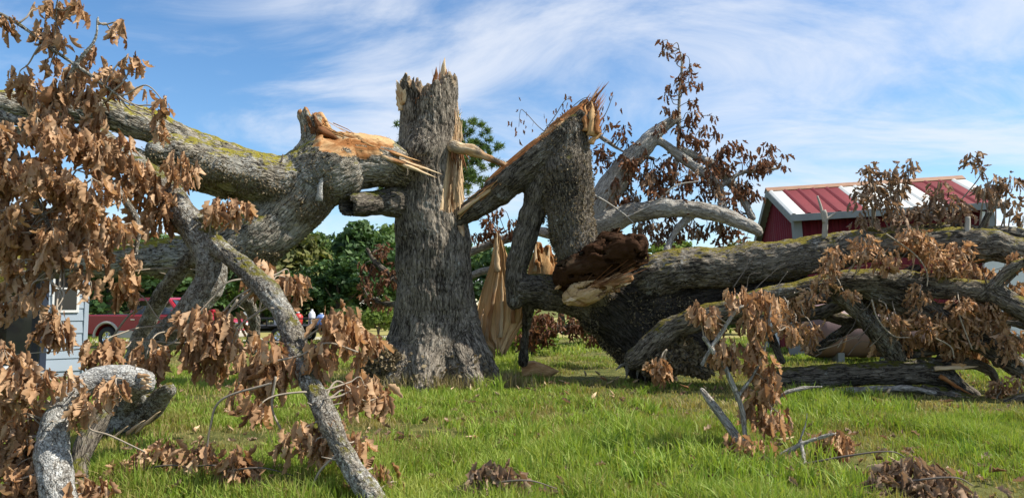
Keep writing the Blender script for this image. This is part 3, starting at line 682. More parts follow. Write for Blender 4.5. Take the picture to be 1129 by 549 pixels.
# ------------------------------------------------------------------ red metal shed
M['red_metal'] = simple('red_sheet_metal', (.15, .016, .02), .65, 0, .25, 3, 0, .2); M['red_roof'] = simple('faded_red_roof_metal', (.135, .022, .027), .75, 0, .3, 2, 0, .15)
M['white_roof'] = simple('white_roof_metal', (.46, .48, .47), .7, 0, .14, 2.5, 0, .2); M['trim_grey'] = simple('weathered_white_trim', (.22, .235, .235), .7, 0, .2, 4, 0, .2)
M['rust'] = simple('rusty_ridge_cap', (.30, .16, .09), .7, 0, .35, 5); M['white_paint'] = simple('white_paint', (.74, .74, .72), .6, 0, .06, 3); M['grey_metal'] = simple('grey_roof_metal', (.50, .55, .60), .4, 0, .1, 2)
M['dark'] = simple('dark_gap', (.02, .02, .022), .8)
def ribbed(name, w, x, top, bot, mat, parent, ribs=3, depth=.022, t=.012):
    """one sheet-metal panel standing in the local xz plane, ribs proud towards -y; top / bot: heights at its two edges"""
    xs, ys = [0.0], [0.0]; p = w / ribs
    for i in range(ribs):
        for a, b in ((.06, 0), (.14, 1), (.30, 1), (.38, 0)): xs.append(i * p + a * p); ys.append(-depth * b)
    xs.append(w - .004); ys.append(0.0); V = []
    for a, b in zip(xs, ys):
        f = a / w
        for z in (bot[0] + (bot[1] - bot[0]) * f, top[0] + (top[1] - top[0]) * f): V.append((x + a, b, z))
    n = len(xs); V += [(vx, vy + t, vz) for vx, vy, vz in V]; m = 2 * n
    Q = [(2 * i, 2 * i + 2, 2 * i + 3, 2 * i + 1) for i in range(n - 1)] + [(m + 2 * i + 1, m + 2 * i + 3, m + 2 * i + 2, m + 2 * i) for i in range(n - 1)]
    Q += [(2 * i + 1, 2 * i + 3, m + 2 * i + 3, m + 2 * i + 1) for i in range(n - 1)] + [(0, 1, m + 1, m), (2 * n - 2, m + 2 * n - 2, m + 2 * n - 1, 2 * n - 1)]
    return obj(name, mesh_np(name, V, Q, None, False), mat, parent)
def shed():
    o0 = P(886, 300, 24.0); o0.z = 0
    t = empty('red_shed', o0, math.radians(-4), 'red metal shed with red and white striped tin roof behind the mossy log', 'shed'); t.rotation_euler = (0, math.radians(-3.1), math.radians(-4))
    L, Wd, zf, zr, yr, zb, yb = 6.2, 4.3, 4.74, 5.68, 2.05, 4.15, 4.3
    wall = obj('wall', box_me('wall', L - .06, Wd - .06, 4.3, 0, (L / 2, Wd / 2, 1.75)), M['dark'], t)
    pn = 9
    for i in range(pn): ribbed('wall_panel', L / pn, i * L / pn, (zf - .05, zf - .05), (-.4, -.4), M['red_metal'], wall)
    # gable wall (faces -x): panels run back from the front corner
    def ztop(y): return (zf + (zr - zf) * y / yr if y < yr else zr + (zb - zr) * (y - yr) / (yb - yr)) - .06
    sn = 6
    for i in range(sn):
        y0, y1 = i * Wd / sn, (i + 1) * Wd / sn
        p = ribbed('wall_panel', Wd / sn, 0, (ztop(y1), ztop(y0)), (-.4, -.4), M['red_metal'], wall)
        p.rotation_euler = (0, 0, math.radians(-90)); p.location = (0, y1, 0)
        q = ribbed('wall_panel', Wd / sn, 0, (ztop(y0), ztop(y1)), (-.4, -.4), M['red_metal'], wall)
        q.rotation_euler = (0, 0, math.radians(90)); q.location = (L, y0, 0)
    box('corner_trim', -.04, .20, -.055, -.027, -.4, zf - .08, M['trim_grey'], t); box('corner_trim', -.055, -.027, -.05, .22, -.4, zf - .08, M['trim_grey'], t)
    box('corner_trim', L - .16, L + .04, -.055, -.027, -.4, zf - .08, M['trim_grey'], t); box('corner_trim', -.055, -.027, Wd - .2, Wd + .02, -.4, zb - .08, M['trim_grey'], t)
    # roof
    roof = obj('roof', prism_x('roof', [(-.38, zf - .34), (-.38, zf - .25), (yr, zr - .10), (yb + .35, zb - .38), (yb + .35, zb - .47), (yr, zr - .2)], -.22, L + .22), M['trim_grey'], t)
    cols = ['white_roof'] + ['red_roof'] * 4 + ['white_roof'] * 5 + ['red_roof'] * 3 + ['white_roof']; n = len(cols); Lr = L + .5
    for sgn, y0, z0, y1, z1 in ((1, -.42, zf - .25, yr, zr), (-1, yb + .38, zb - .38, yr, zr)):
        ln = math.hypot(y1 - y0, z1 - z0)
        for i, c in enumerate(cols):
            p = ribbed('roof_panel', Lr / n, 0, (ln, ln), (0, 0), M[c], roof, 1, .035, .008)
            u = Vector((0, y1 - y0, z1 - z0)).normalized(); e = Vector((1, 0, 0)) * sgn   # local x, y, z -> e, -outward, u
            outw = e.cross(u) if e.cross(u).z > 0 else -e.cross(u)
            m = Matrix.Identity(4)
            for k in range(3): m[k][0] = e[k]; m[k][1] = -outw[k]; m[k][2] = u[k]
            org = Vector((-.25 + (i if sgn > 0 else i + 1) * Lr / n, y0, z0)) + outw * .012
            m.translation = org
            p.matrix_basis = m
    cap = obj('ridge_cap', prism_x('ridge_cap', [(yr - .22, zr - .06), (yr, zr + .09), (yr + .22, zr - .06), (yr + .2, zr - .09), (yr, zr + .05), (yr - .2, zr - .09)], -.28, L + .28), M['rust'], t)
    # fascia and barge boards
    box('fascia', -.27, L + .27, -.455, -.42, zf - .46, zf - .24, M['trim_grey'], t)
    for x in (-.27, L + .235):
        for (ya, za, yb_, zb_) in ((-.45, zf - .27, yr, zr), (yr, zr, yb + .4, zb - .40)):
            b = obj('barge_board', prism_x('barge_board', [(ya, za - .24), (ya, za), (yb_, zb_), (yb_, zb_ - .24)], x, x + .035), M['trim_grey'], t)
    box('door', -.06, -.028, 2.75, 3.7, -.2, 2.0, M['white_paint'], t)
    box('door', -.55, -.06, -.10, -.05, -.3, 1.75, M['trim_grey'], t)
shed()
def lean_to():
    o0 = P(1092, 300, 23.0); o0.z = 0
    t = empty('metal_lean_to', o0, math.radians(-4), 'pale grey ribbed metal lean-to at the end of the red shed', 'shed', None)
    box('wall', .12, 3.4, .45, 3.0, -.1, 3.2, M['white_paint'], t)
    box('end_post', 0, .10, .30, .42, 0, 4.55, M['white_paint'], t)
    for i in range(8):
        p = ribbed('roof_panel', .46, 0, (2.6, 2.6), (0, 0), M['grey_metal'], t, 1, .04, .008)
        e = Vector((.93, 0, -.36)).normalized(); u = Vector((-.25, .75, .62)).normalized(); u = (u - e * u.dot(e)).normalized(); outw = e.cross(u); m = Matrix.Identity(4)
        for k in range(3): m[k][0] = e[k]; m[k][1] = -outw[k]; m[k][2] = u[k]
        m.translation = Vector((.1, .2, 3.55)) + e * (.46 * i); p.matrix_basis = m
lean_to()
# rusty tank in front of the shed
def tank():
    c = P(952, 364, 20.5); rad = .74; Lh = 1.55
    t = empty('steel_tank', (c.x, c.y, 0), math.radians(6), 'dull mauve cylindrical steel tank lying under the grey limb', 'tank')
    M['tank'] = simple('mauve_tank_paint', (.19, .115, .108), .6, .0, .25, 2.2)
    prof = [(0.001, -Lh - .22), (.3, -Lh - .20), (.55, -Lh - .13), (.70, -Lh), (rad, -Lh + .12), (rad, -.6), (rad, .6), (rad, Lh - .12), (.70, Lh), (.55, Lh + .13), (.3, Lh + .2), (.001, Lh + .22)]
    s = obj('shell', lathe_me('shell', prof, 32, 'x'), M['tank'], t); s.location = (0, 0, rad + .16)
    for x in (-.95, -.1, .85):
        b = obj('band', lathe_me('band', [(rad + .002, x - .035), (rad + .02, x - .03), (rad + .02, x + .03), (rad + .002, x + .035)], 32, 'x'), M['rust'], t); b.location = (0, 0, rad + .16)
    for x in (-.95, .85): box('cradle', x - .09, x + .09, -.5, .5, -.02, .32, M['trim_grey'], t)
    cp = obj('filler_cap', lathe_me('filler_cap', [(.001, .12), (.09, .12), (.1, .1), (.1, 0)], 16, 'y'), M['rust'], t); cp.rotation_euler = (math.radians(90), 0, 0); cp.location = (.2, 0, rad * 2 + .15)
tank()

# ------------------------------------------------------------------ pale blue house corner
M['siding'] = simple('pale_blue_siding', (.36, .43, .50), .6, 0, .06, 2); M['navy'] = simple('navy_post_paint', (.025, .035, .06), .5, 0, .1, 3)
def glass_mat():
    m, nt, b = newmat('dark_window_glass'); b.inputs['Base Color'].default_value = (.012, .014, .016, 1); b.inputs['Roughness'].default_value = .06; b.inputs['Specular IOR Level'].default_value = .6
    co = N(nt, 'ShaderNodeTexCoord').outputs['Object']; nt.links.new(bumpn(nt, noise_n(nt, co, 1.5, 2), .05, .02), b.inputs['Normal']); return m
M['glass'] = glass_mat(); M['shingle'] = simple('dark_roof_shingle', (.06, .055, .05), .9, 0, .3, 8, .5)
def house():
    c = P(96, 340, 17.0); c.z = 0
    a = math.radians(40)                                   # the visible wall runs from the corner towards the camera's left
    t = empty('blue_house', c, a, 'pale blue sided house with dark glass door behind the leafy branches', 'house')
    # local: +x along the wall to the corner (corner at 0), wall from -6 to 0, outside is -y
    H = 2.95; wall = box('wall', -6, 0, 0, 4.5, -.1, H, M['siding'], t, .0)
    nb = 10; bh = (H - .15) / nb
    for i in range(nb):
        z = .12 + i * bh
        poly = [(-.022, z), (-.006, z + bh - .004), (.0, z + bh - .004), (.0, z)]
        for (x0, x1) in (((-.79, -.06), (-6, -1.75)) if not (5 <= i <= 8) else ((-.17, -.06), (-.79, -.70), (-6, -1.75))) if i >= 0 else ():
            b = obj('siding_board', prism_x('siding_board', [(yy, zz_) for yy, zz_ in poly], x0, x1), M['siding'], wall)
    box('corner_board', -.058, .03, -.035, .0, -.05, H, M['siding'], t); box('corner_board', .002, .03, .004, .12, -.05, H, M['siding'], t)
    w = box('window', -.70, -.17, -.045, -.004, 1.42, 2.5, M['white_paint'], t); box('pane', -.65, -.22, -.055, -.04, 1.49, 2.44, M['glass'], w); box('window_bar', -.65, -.22, -.062, -.05, 1.94, 1.98, M['white_paint'], w)
    d = box('door', -1.75, -.80, -.05, -.004, .05, 2.75, M['white_paint'], t); box('pane', -1.65, -.90, -.06, -.045, .3, 1.55, M['glass'], d); box('pane', -1.65, -.90, -.06, -.045, 1.63, 2.66, M['glass'], d)
    box('handle', -.90, -.86, -.10, -.05, 1.0, 1.14, M['dark'], d)
    box('post', -.98, -.86, -.75, -.63, 0, 3.25, M['navy'], t, .01)
    box('porch_step', -2.2, -.75, -1.0, -.03, 0, .16, M['trim_grey'], t)
    for i in range(4): box('porch_board', -2.2, -.75, -1.0 + i * .245, -1.0 + i * .245 + .235, .162, .19, M['trim_grey'], t)
    box('porch_beam', -6, -.8, -.80, -.6, 3.25, 3.43, M['white_paint'], t)
    rf = obj('roof', prism_x('roof', [(-.35, H + .02), (-.35, H + .12), (2.2, H + .95), (4.9, H + .12), (4.9, H + .02)], -6.3, .28), M['shingle'], t)
    pr = obj('porch_roof', prism_x('porch_roof', [(-1.15, 3.43), (-1.15, 3.5), (.4, 3.8), (.4, 3.65)], -6.2, -.55), M['shingle'], t)
house()

# ------------------------------------------------------------------ red pickup and flatbed trailer
M['car_red'] = simple('red_car_paint', (.33, .012, .022), .22, 0, .05, 2, 0, .6); M['car_grey'] = simple('beige_lower_paint', (.50, .45, .38), .4, 0, .08, 3); M['chrome'] = simple('chrome', (.75, .75, .76), .12, 1.0, .03, 2)
M['rubber'] = simple('tyre_rubber', (.022, .022, .022), .8, 0, .2, 8); M['lamp'] = simple('clear_lamp_lens', (.75, .75, .72), .1, 0, .05, 4); M['amber'] = simple('amber_lens', (.7, .2, .02), .2)
def wheel(parent, x, y, rad, wd, side):
    w = obj('wheel', lathe_me('wheel', [(rad * .56, -wd / 2), (rad * .9, -wd / 2), (rad * .98, -wd * .36), (rad, -wd * .1), (rad, wd * .1), (rad * .98, wd * .36), (rad * .9, wd / 2), (rad * .56, wd / 2)], 28), M['rubber'], parent); w.location = (x, y, rad)
    rm = obj('rim', lathe_me('rim', [(.001, side * wd * .30), (rad * .15, side * wd * .34), (rad * .2, side * wd * .22), (rad * .46, side * wd * .25), (rad * .57, side * wd * .46), (rad * .6, side * wd * .42), (rad * .57, -side * wd * .4)], 24), M['chrome'], w)
    for k in range(6):
        sp = obj('spoke', box_me('spoke', rad * .34, .03, rad * .14, .008), M['chrome'], w); a = k * math.pi / 3; sp.location = (math.cos(a) * rad * .36, side * wd * .34, math.sin(a) * rad * .36); sp.rotation_euler = (0, -a, 0)
def arc_cut(poly, cx, cz, r, n=9):
    return [(cx + r * math.cos(math.pi * (1 - i / (n - 1)) ), cz + r * math.sin(math.pi * (1 - i / (n - 1)))) for i in range(n)]
def pickup():
    # local: +x front, y across, z up; length 5.8
    base = ground_px(188, 27.6)
    t = empty('red_pickup', base, math.radians(-14), 'red pickup truck with beige lower panels parked behind the fallen branches', 'truck')
    Wd = .98; rx, fx, rr = -1.85, 1.72, .50
    side = [(-2.9, .55), (-2.9, 1.22), (-1.0, 1.22), (-.95, 1.24), (1.05, 1.22), (1.25, 1.18), (2.55, 1.06), (2.75, .95), (2.80, .55), (fx + rr, .52)] + arc_cut(None, fx, .42, rr)[::-1] + [(fx - rr, .40), (rx + rr, .40)] + arc_cut(None, rx, .42, rr)[::-1] + [(rx - rr, .5)]
    body = obj('body', prism_me('body', side, -Wd, Wd, .035), M['car_red'], t)
    for s in (-1, 1):
        y0, y1 = (s * Wd - .012, s * Wd + .012)
        box('lower_panel', rx + rr + .06, fx - rr - .06, min(y0, y1) - .004, max(y0, y1) + .004, .40, .66, M['car_grey'], t, .008)
        for cx in (rx, fx):
            V = []; Q = []; n = 15
            for i in range(n):
                a = math.pi * i / (n - 1)
                for rr_, yy in ((rr - .01, Wd * s), (rr + .005, (Wd + .045) * s), (rr + .075, (Wd + .035) * s), (rr + .09, Wd * s)): V.append((cx + rr_ * math.cos(a), yy, .42 + rr_ * math.sin(a)))
            for i in range(n - 1):
                for j in range(3): Q.append((i * 4 + j, i * 4 + j + 1, i * 4 + j + 5, i * 4 + j + 4))
            obj('wheel_arch', mesh_np('wheel_arch', V, Q), M['car_grey'], t)
            wheel(t, cx, s * (Wd - .14), .40, .26, s)
        dr = box('door', -.9, .15, min(s * (Wd - .02), s * (Wd + .014)), max(s * (Wd - .02), s * (Wd + .014)), .68, 1.2, M['car_red'], t, .012); box('handle', -.8, -.62, s * (Wd + .03) - .02, s * (Wd + .03) + .02, 1.04, 1.08, M['chrome'], dr)
        dr = box('door', .17, 1.15, min(s * (Wd - .02), s * (Wd + .014)), max(s * (Wd - .02), s * (Wd + .014)), .68, 1.2, M['car_red'], t, .012); box('handle', .25, .43, s * (Wd + .03) - .02, s * (Wd + .03) + .02, 1.04, 1.08, M['chrome'], dr)
        box('mirror', 1.0, 1.14, s * (Wd + .12) - .1, s * (Wd + .12) + .1, 1.2, 1.42, M['car_red'], t, .03)
        hl = box('headlight', 2.60, 2.80, s * .70 - .2, s * .70 + .2, .74, .94, M['lamp'], t, .03); box('indicator', 2.55, 2.78, s * .93 - .04, s * .93 + .06, .76, .92, M['amber'], t, .015)
        box('tail_light', -2.93, -2.85, s * .88 - .08, s * .88 + .08, .75, 1.12, M['amber'], t, .01)
    # cab
    bm = bmesh.new(); prof = [(-.98, 1.2), (-.82, 1.80), (-.6, 1.86), (.42, 1.86), (.62, 1.80), (1.28, 1.2)]
    a = [bm.verts.new((x, -Wd + .03 + (.16 if z > 1.5 else 0), z)) for x, z in prof]; b = [bm.verts.new((x, Wd - .03 - (.16 if z > 1.5 else 0), z)) for x, z in prof]
    bm.faces.new(a); bm.faces.new(b[::-1])
    for i in range(6): bm.faces.new((a[i], b[i], b[(i + 1) % 6], a[(i + 1) % 6]))
    bmesh.ops.recalc_face_normals(bm, faces=bm.faces[:]); bmesh.ops.bevel(bm, geom=bm.edges[:], offset=.03, segments=2, affect='EDGES'); me = bpy.data.meshes.new('cab'); bm.to_mesh(me); bm.free(); cab = obj('cab', me, M['car_red'], t)
    def glass(pts): 
        n_ = (Vector(pts[1]) - Vector(pts[0])).cross(Vector(pts[2]) - Vector(pts[0])).normalized() * .012; V = [Vector(p) + n_ for p in pts] + [Vector(p) - n_ for p in pts]; k = len(pts)
        obj('window', mesh_np('window', V, [tuple(range(4)), (7, 6, 5, 4)] + [(i, (i + 1) % 4, k + (i + 1) % 4, k + i) for i in range(4)], None, False), M['glass'], cab)
    for s in (-1, 1):
        f = lambda z: s * (Wd - .03 - .16 * (z - 1.2) / .62 + .004)
        glass([(-.82, f(1.26), 1.26), (.02, f(1.26), 1.26), (.02, f(1.74), 1.74), (-.68, f(1.74), 1.74)]); glass([(.12, f(1.26), 1.26), (1.08, f(1.26), 1.26), (.58, f(1.74), 1.74), (.12, f(1.74), 1.74)])
    glass([(1.22, -.80, 1.27), (1.22, .80, 1.27), (.68, .70, 1.77), (.68, -.70, 1.77)]); glass([(-.97, .78, 1.27), (-.97, -.78, 1.27), (-.835, -.70, 1.76), (-.835, .70, 1.76)])
    g = box('grille', 2.74, 2.83, -.48, .48, .70, .96, M['chrome'], t, .02)
    for i in range(4): box('grille_bar', 2.82, 2.85, -.45, .45, .73 + i * .06, .755 + i * .06, M['dark'], g, .004)
    box('bumper', 2.72, 2.98, -.98, .98, .42, .66, M['car_grey'], t, .04); box('bumper', -3.05, -2.86, -.96, .96, .48, .68, M['chrome'], t, .03)
    box('bed_floor', -2.8, -1.05, -.85, .85, 1.222, 1.235, M['dark'], t, 0)
pickup()
def trailer():
    base = ground_px(325, 31.5)
    t = empty('flatbed_trailer', base, math.radians(4), 'black flatbed utility trailer parked right of the red pickup', 'trailer')
    box('deck', -1.9, 1.7, -.9, .9, .62, .74, M['dark'], t, .01); box('frame', -1.8, 2.3, -.08, .08, .48, .61, M['dark'], t, .01)
    for s in (-1, 1):
        for cx in (-.35, .42): wheel(t, cx, s * 1.02, .34, .2, s)
        box('fender', -.8, .9, s * 1.02 - .13, s * 1.02 + .13, .70, .745, M['dark'], t, .01); box('side_rail', -1.9, 1.7, s * .88 - .02, s * .88 + .02, 1.0, 1.05, M['dark'], t, .008)
        for x in (-1.85, -.9, 0, .85, 1.65): box('post', x - .025, x + .025, s * .88 - .025, s * .88 + .025, .74, 1.0, M['dark'], t, .005)
    box('ramp_gate', -1.96, -1.91, -.85, .85, .5, 1.3, M['trim_grey'], t, .01)
    M['jug'] = simple('white_plastic', (.72, .73, .72), .4); M['red_plastic'] = simple('red_plastic', (.42, .03, .02), .4); M['blue_plastic'] = simple('blue_barrel_plastic', (.12, .2, .42), .4)
    def item(name, x, y, h, r_, mat, label, cat):
        p = base + Matrix.Rotation(math.radians(4), 3, 'Z') @ Vector((x, y, .742)); e = wthing(name, p, label, cat)
        me = lathe_me('body', [(.001, 0), (r_ * .95, 0), (r_, .04), (r_, h * .7), (r_ * .6, h * .86), (r_ * .28, h * .9), (r_ * .28, h * .96)], 18); b = obj('body', me, mat, e); b.rotation_euler = (math.radians(90), 0, 0); b.location = p; b.scale = (1, 1, -1)
        b.matrix_parent_inverse = Matrix.Translation(p).inverted()
        c = obj('cap', lathe_me('cap', [(r_ * .32, h * .94), (r_ * .32, h), (.001, h)], 14), M['white_paint'], e); c.rotation_euler = b.rotation_euler; c.location = p; c.scale = b.scale
    item('plastic_jug', -.55, -.5, .62, .15, M['jug'], 'white plastic jug on the trailer deck', 'jug'); item('plastic_jug', .85, -.5, .66, .14, M['jug'], 'white capped jug nearest the trunk on the trailer deck', 'jug')
    item('fuel_can', .28, -.5, .55, .2, M['red_plastic'], 'red fuel can between the white jugs on the trailer', 'can'); item('blue_drum', 1.2, -.3, .5, .2, M['blue_plastic'], 'small blue drum at the end of the trailer deck', 'drum')
trailer()
# ------------------------------------------------------------------ the standing broken trunk
def ch(*rows): return px_chain(rows)
AX = P(474, 170, 15.2)
def fibre(p, f, s=0): return vnoise(np.stack([p[:, 0] * f, p[:, 1] * f, p[:, 2] * .35], 1), 40 + s)
def trunk():
    base = ground_px(476, 15.2)
    t = wthing('oak_trunk', base, 'thick standing oak trunk snapped off at a splintered top', 'tree trunk')
    D = 15.2
    chains = [ch((472, 84, D, 33), (473, 130, D, 33), (472, 175, D, 35), (471, 210, D, 36), (476, 250, D, 40), (479, 290, D, 41), (480, 330, D, 42.5), (480, 368, D, 45), (478, 400, D, 51), (477, 440, D, 58)),
              ch((462, 180, 14.9, 20), (466, 165, 14.75, 20), (470, 150, 14.9, 16)),
              ch((462, 350, D, 26), (438, 392, 14.9, 18), (420, 420, 14.7, 12)), ch((500, 355, D, 26), (524, 390, 14.85, 17), (548, 424, 14.6, 9)), ch((478, 360, 14.9, 24), (472, 398, 14.35, 20), (466, 432, 13.8, 14)),
              ch((498, 370, 15, 22), (514, 406, 14.35, 17), (528, 434, 13.9, 11)), ch((455, 372, 15, 20), (443, 406, 14.4, 16), (430, 432, 14.0, 10)), ch((480, 370, 15.4, 24), (500, 405, 16.2, 14), (510, 415, 16.6, 9))]
    z_ledge = P(500, 246, 15.2).z; ax = np.array([AX.x, 15.2])
    def g_side(p):
        q = (p[:, 0] - ax[0]) * .93 + (p[:, 1] - ax[1]) * -.36 - .585 + .035 * fibre(p, 7) - .05 * (p[:, 2] - 5)
        return np.minimum(q, (p[:, 2] - z_ledge - .35 * fibre(p, 6, 2)) * .5)
    ztop = P(470, 104, 15.2).z
    def g_top(p):
        x = p[:, 0] - ax[0]; y = p[:, 1] - ax[1]
        h = ztop + .20 * fibre(p * np.array([1, 1, 0]), 5, 3) + .14 * fibre(p * np.array([1, 1, 0]), 14, 4) + np.where(x < -.42, .18, 0) + np.clip((x - .12) * 1.3, 0, .4)
        return (p[:, 2] - h) * .6
    S = skin(chains, .024, .16, [g_side, g_top], .045, 12, .045, 1, .05, .12)
    S['wood'] = np.where((S['V'][:, 2] > ztop - .25) & (S['V'][:, 0] > ax[0] - .34), S['wood'] * .35, S['wood'])
    tr = skin_obj('bark', S, M['bark_trunk'], t)
    # splinters of the snapped top
    spec = [(486, 116, 488, 64, 15), (480, 116, 482, 74, 12), (491, 116, 494, 76, 12), (484, 106, 485, 75, 6), (495, 108, 500, 92, 5), (478, 108, 476, 92, 6), (490, 104, 489, 72, 5), (474, 110, 472, 98, 7), (468, 110, 466, 99, 6)]
    for i, (a, b, c, d, w) in enumerate(spec):
        D_ = 15.2 + (.25 * math.sin(i * 2.1)); shard('splinter', P(a, b + 12, D_), P(c, d, D_ - .05), R(w, D_), R(w * .55, D_), (1, .3 * math.sin(i), 0), M['wood_dark'] if i % 3 else M['wood'], tr, 10 + i, .5)
    for i, (a, b, c, d, w) in enumerate([(444, 116, 438, 88, 8), (449, 114, 447, 92, 12), (456, 112, 457, 95, 9), (442, 122, 437, 98, 6)]):
        shard('splinter', P(a, b, 14.85), P(c, d, 14.8), R(w, 15), R(w * .5, 15), (1, .2, 0), M['wood_pale'] if i in (1, 2) else M['wood'], tr, 30 + i, .55)
    for i in range(5):                                   # long pale staves left on the torn flank
        a = P(507 + i * .8, 242 - i * 4, 14.86 + i * .14); b = P(504 + i * .8, 118 + 14 * (i % 3), 14.86 + i * .14)
        shard('stave', a, b, .07, .04, (.36, .93, 0), M['wood_pale'] if i % 2 else M['wood'], tr, 50 + i, .5, 12)
    fibres('torn_fibres', tr, [(P(443, 114, 15), P(438, 92, 15)), (P(455, 110, 14.8), P(456, 98, 14.8)), (P(470, 112, 14.7), P(470, 99, 14.7)), (P(482, 108, 14.9), P(483, 78, 14.9)), (P(490, 106, 15.2), P(490, 74, 15.2)), (P(500, 112, 15.3), P(503, 90, 15.3))], 170, .012, M['wood_dark'], 3)
    fibres('torn_fibres', tr, [(P(502, 240, 14.75), P(500, 190, 14.75)), (P(505, 200, 14.9), P(503, 140, 14.9)), (P(506, 150, 15.2), P(505, 105, 15.2))], 90, .011, M['wood_pale'], 4)
    # furry bark rags at the flank, then the pale torn pole
    for i in range(9): shard('bark_rag', P(499 + i * 1.2, 160 + 2 * (i % 3), 14.75 + .03 * i), P(499 + i * 2 + 3 * math.sin(i), 178 + 4 * (i % 4), 14.7 + .04 * i), .07, .03, (1, i * .3, 0), M['wood_dark'], tr, 70 + i, .6, 4)
    pole = skin([ch((500, 160, 14.8, 7), (520, 166, 14.75, 6.5), (540, 175, 14.75, 5.5), (562, 184, 14.8, 4.5))], .018, .02, None, .012, 14, .06, 5, .3); pole['wood'][:] = np.clip(.75 + vnoise(pole['V'] * 6, 3), 0, 1)
    skin_obj('torn_pole', pole, M['bark_trunk'], t)
    # hollow stub
    a, b = P(436, 222, 14.75), P(384, 226, 13.7)
    Sh = skin([[(*a, .30), (*a.lerp(b, .5), .24), (*b, .215)]], .02, .02, [lambda p: -(np.sqrt(((p - np.array(b) ) ** 2).sum(1)) - .0) + 10 * 0 - 9 if False else np.maximum(-1, .155 - np.linalg.norm(np.cross(p - np.array(a), np.array((b - a).normalized())), axis=1)) * ((p - np.array(a)) @ np.array((b - a).normalized()) > .25) - (((p - np.array(a)) @ np.array((b - a).normalized()) <= .25) * 1.0),
               lambda p: ((p - np.array(b)) @ np.array((b - a).normalized()) + .02 + .16 * fibre(p, 9, 5))], .03, 12, .04, 8, .06); Sh['wood'] *= .0
    skin_obj('hollow_stub', Sh, M['bark_dark'], t)
    # dry root mound and fuzz
    r = np.random.default_rng(3)
    Sm = skin([ch((410, 416, 14.3, 12), (425, 402, 14.4, 18), (440, 410, 14.4, 15))], .03, .05, None, .03, 9, .06, 3, .1)
    kn = skin_obj('root_mound', Sm, M['bark_log'], t); fuzz(kn, Sm, lambda V, n: (V[:, 2] > .02) * 1.0, 2600, .10, 'fern', 5, 'dry_weeds', .9)
    fuzz(tr, S, lambda V, n: ((V[:, 2] < .7) & (V[:, 1] < 15.2)) * np.clip(.75 - V[:, 2], 0, 1), 1500, .11, 'fern', 6, 'dry_weeds', .5)
    return S
TR = trunk()

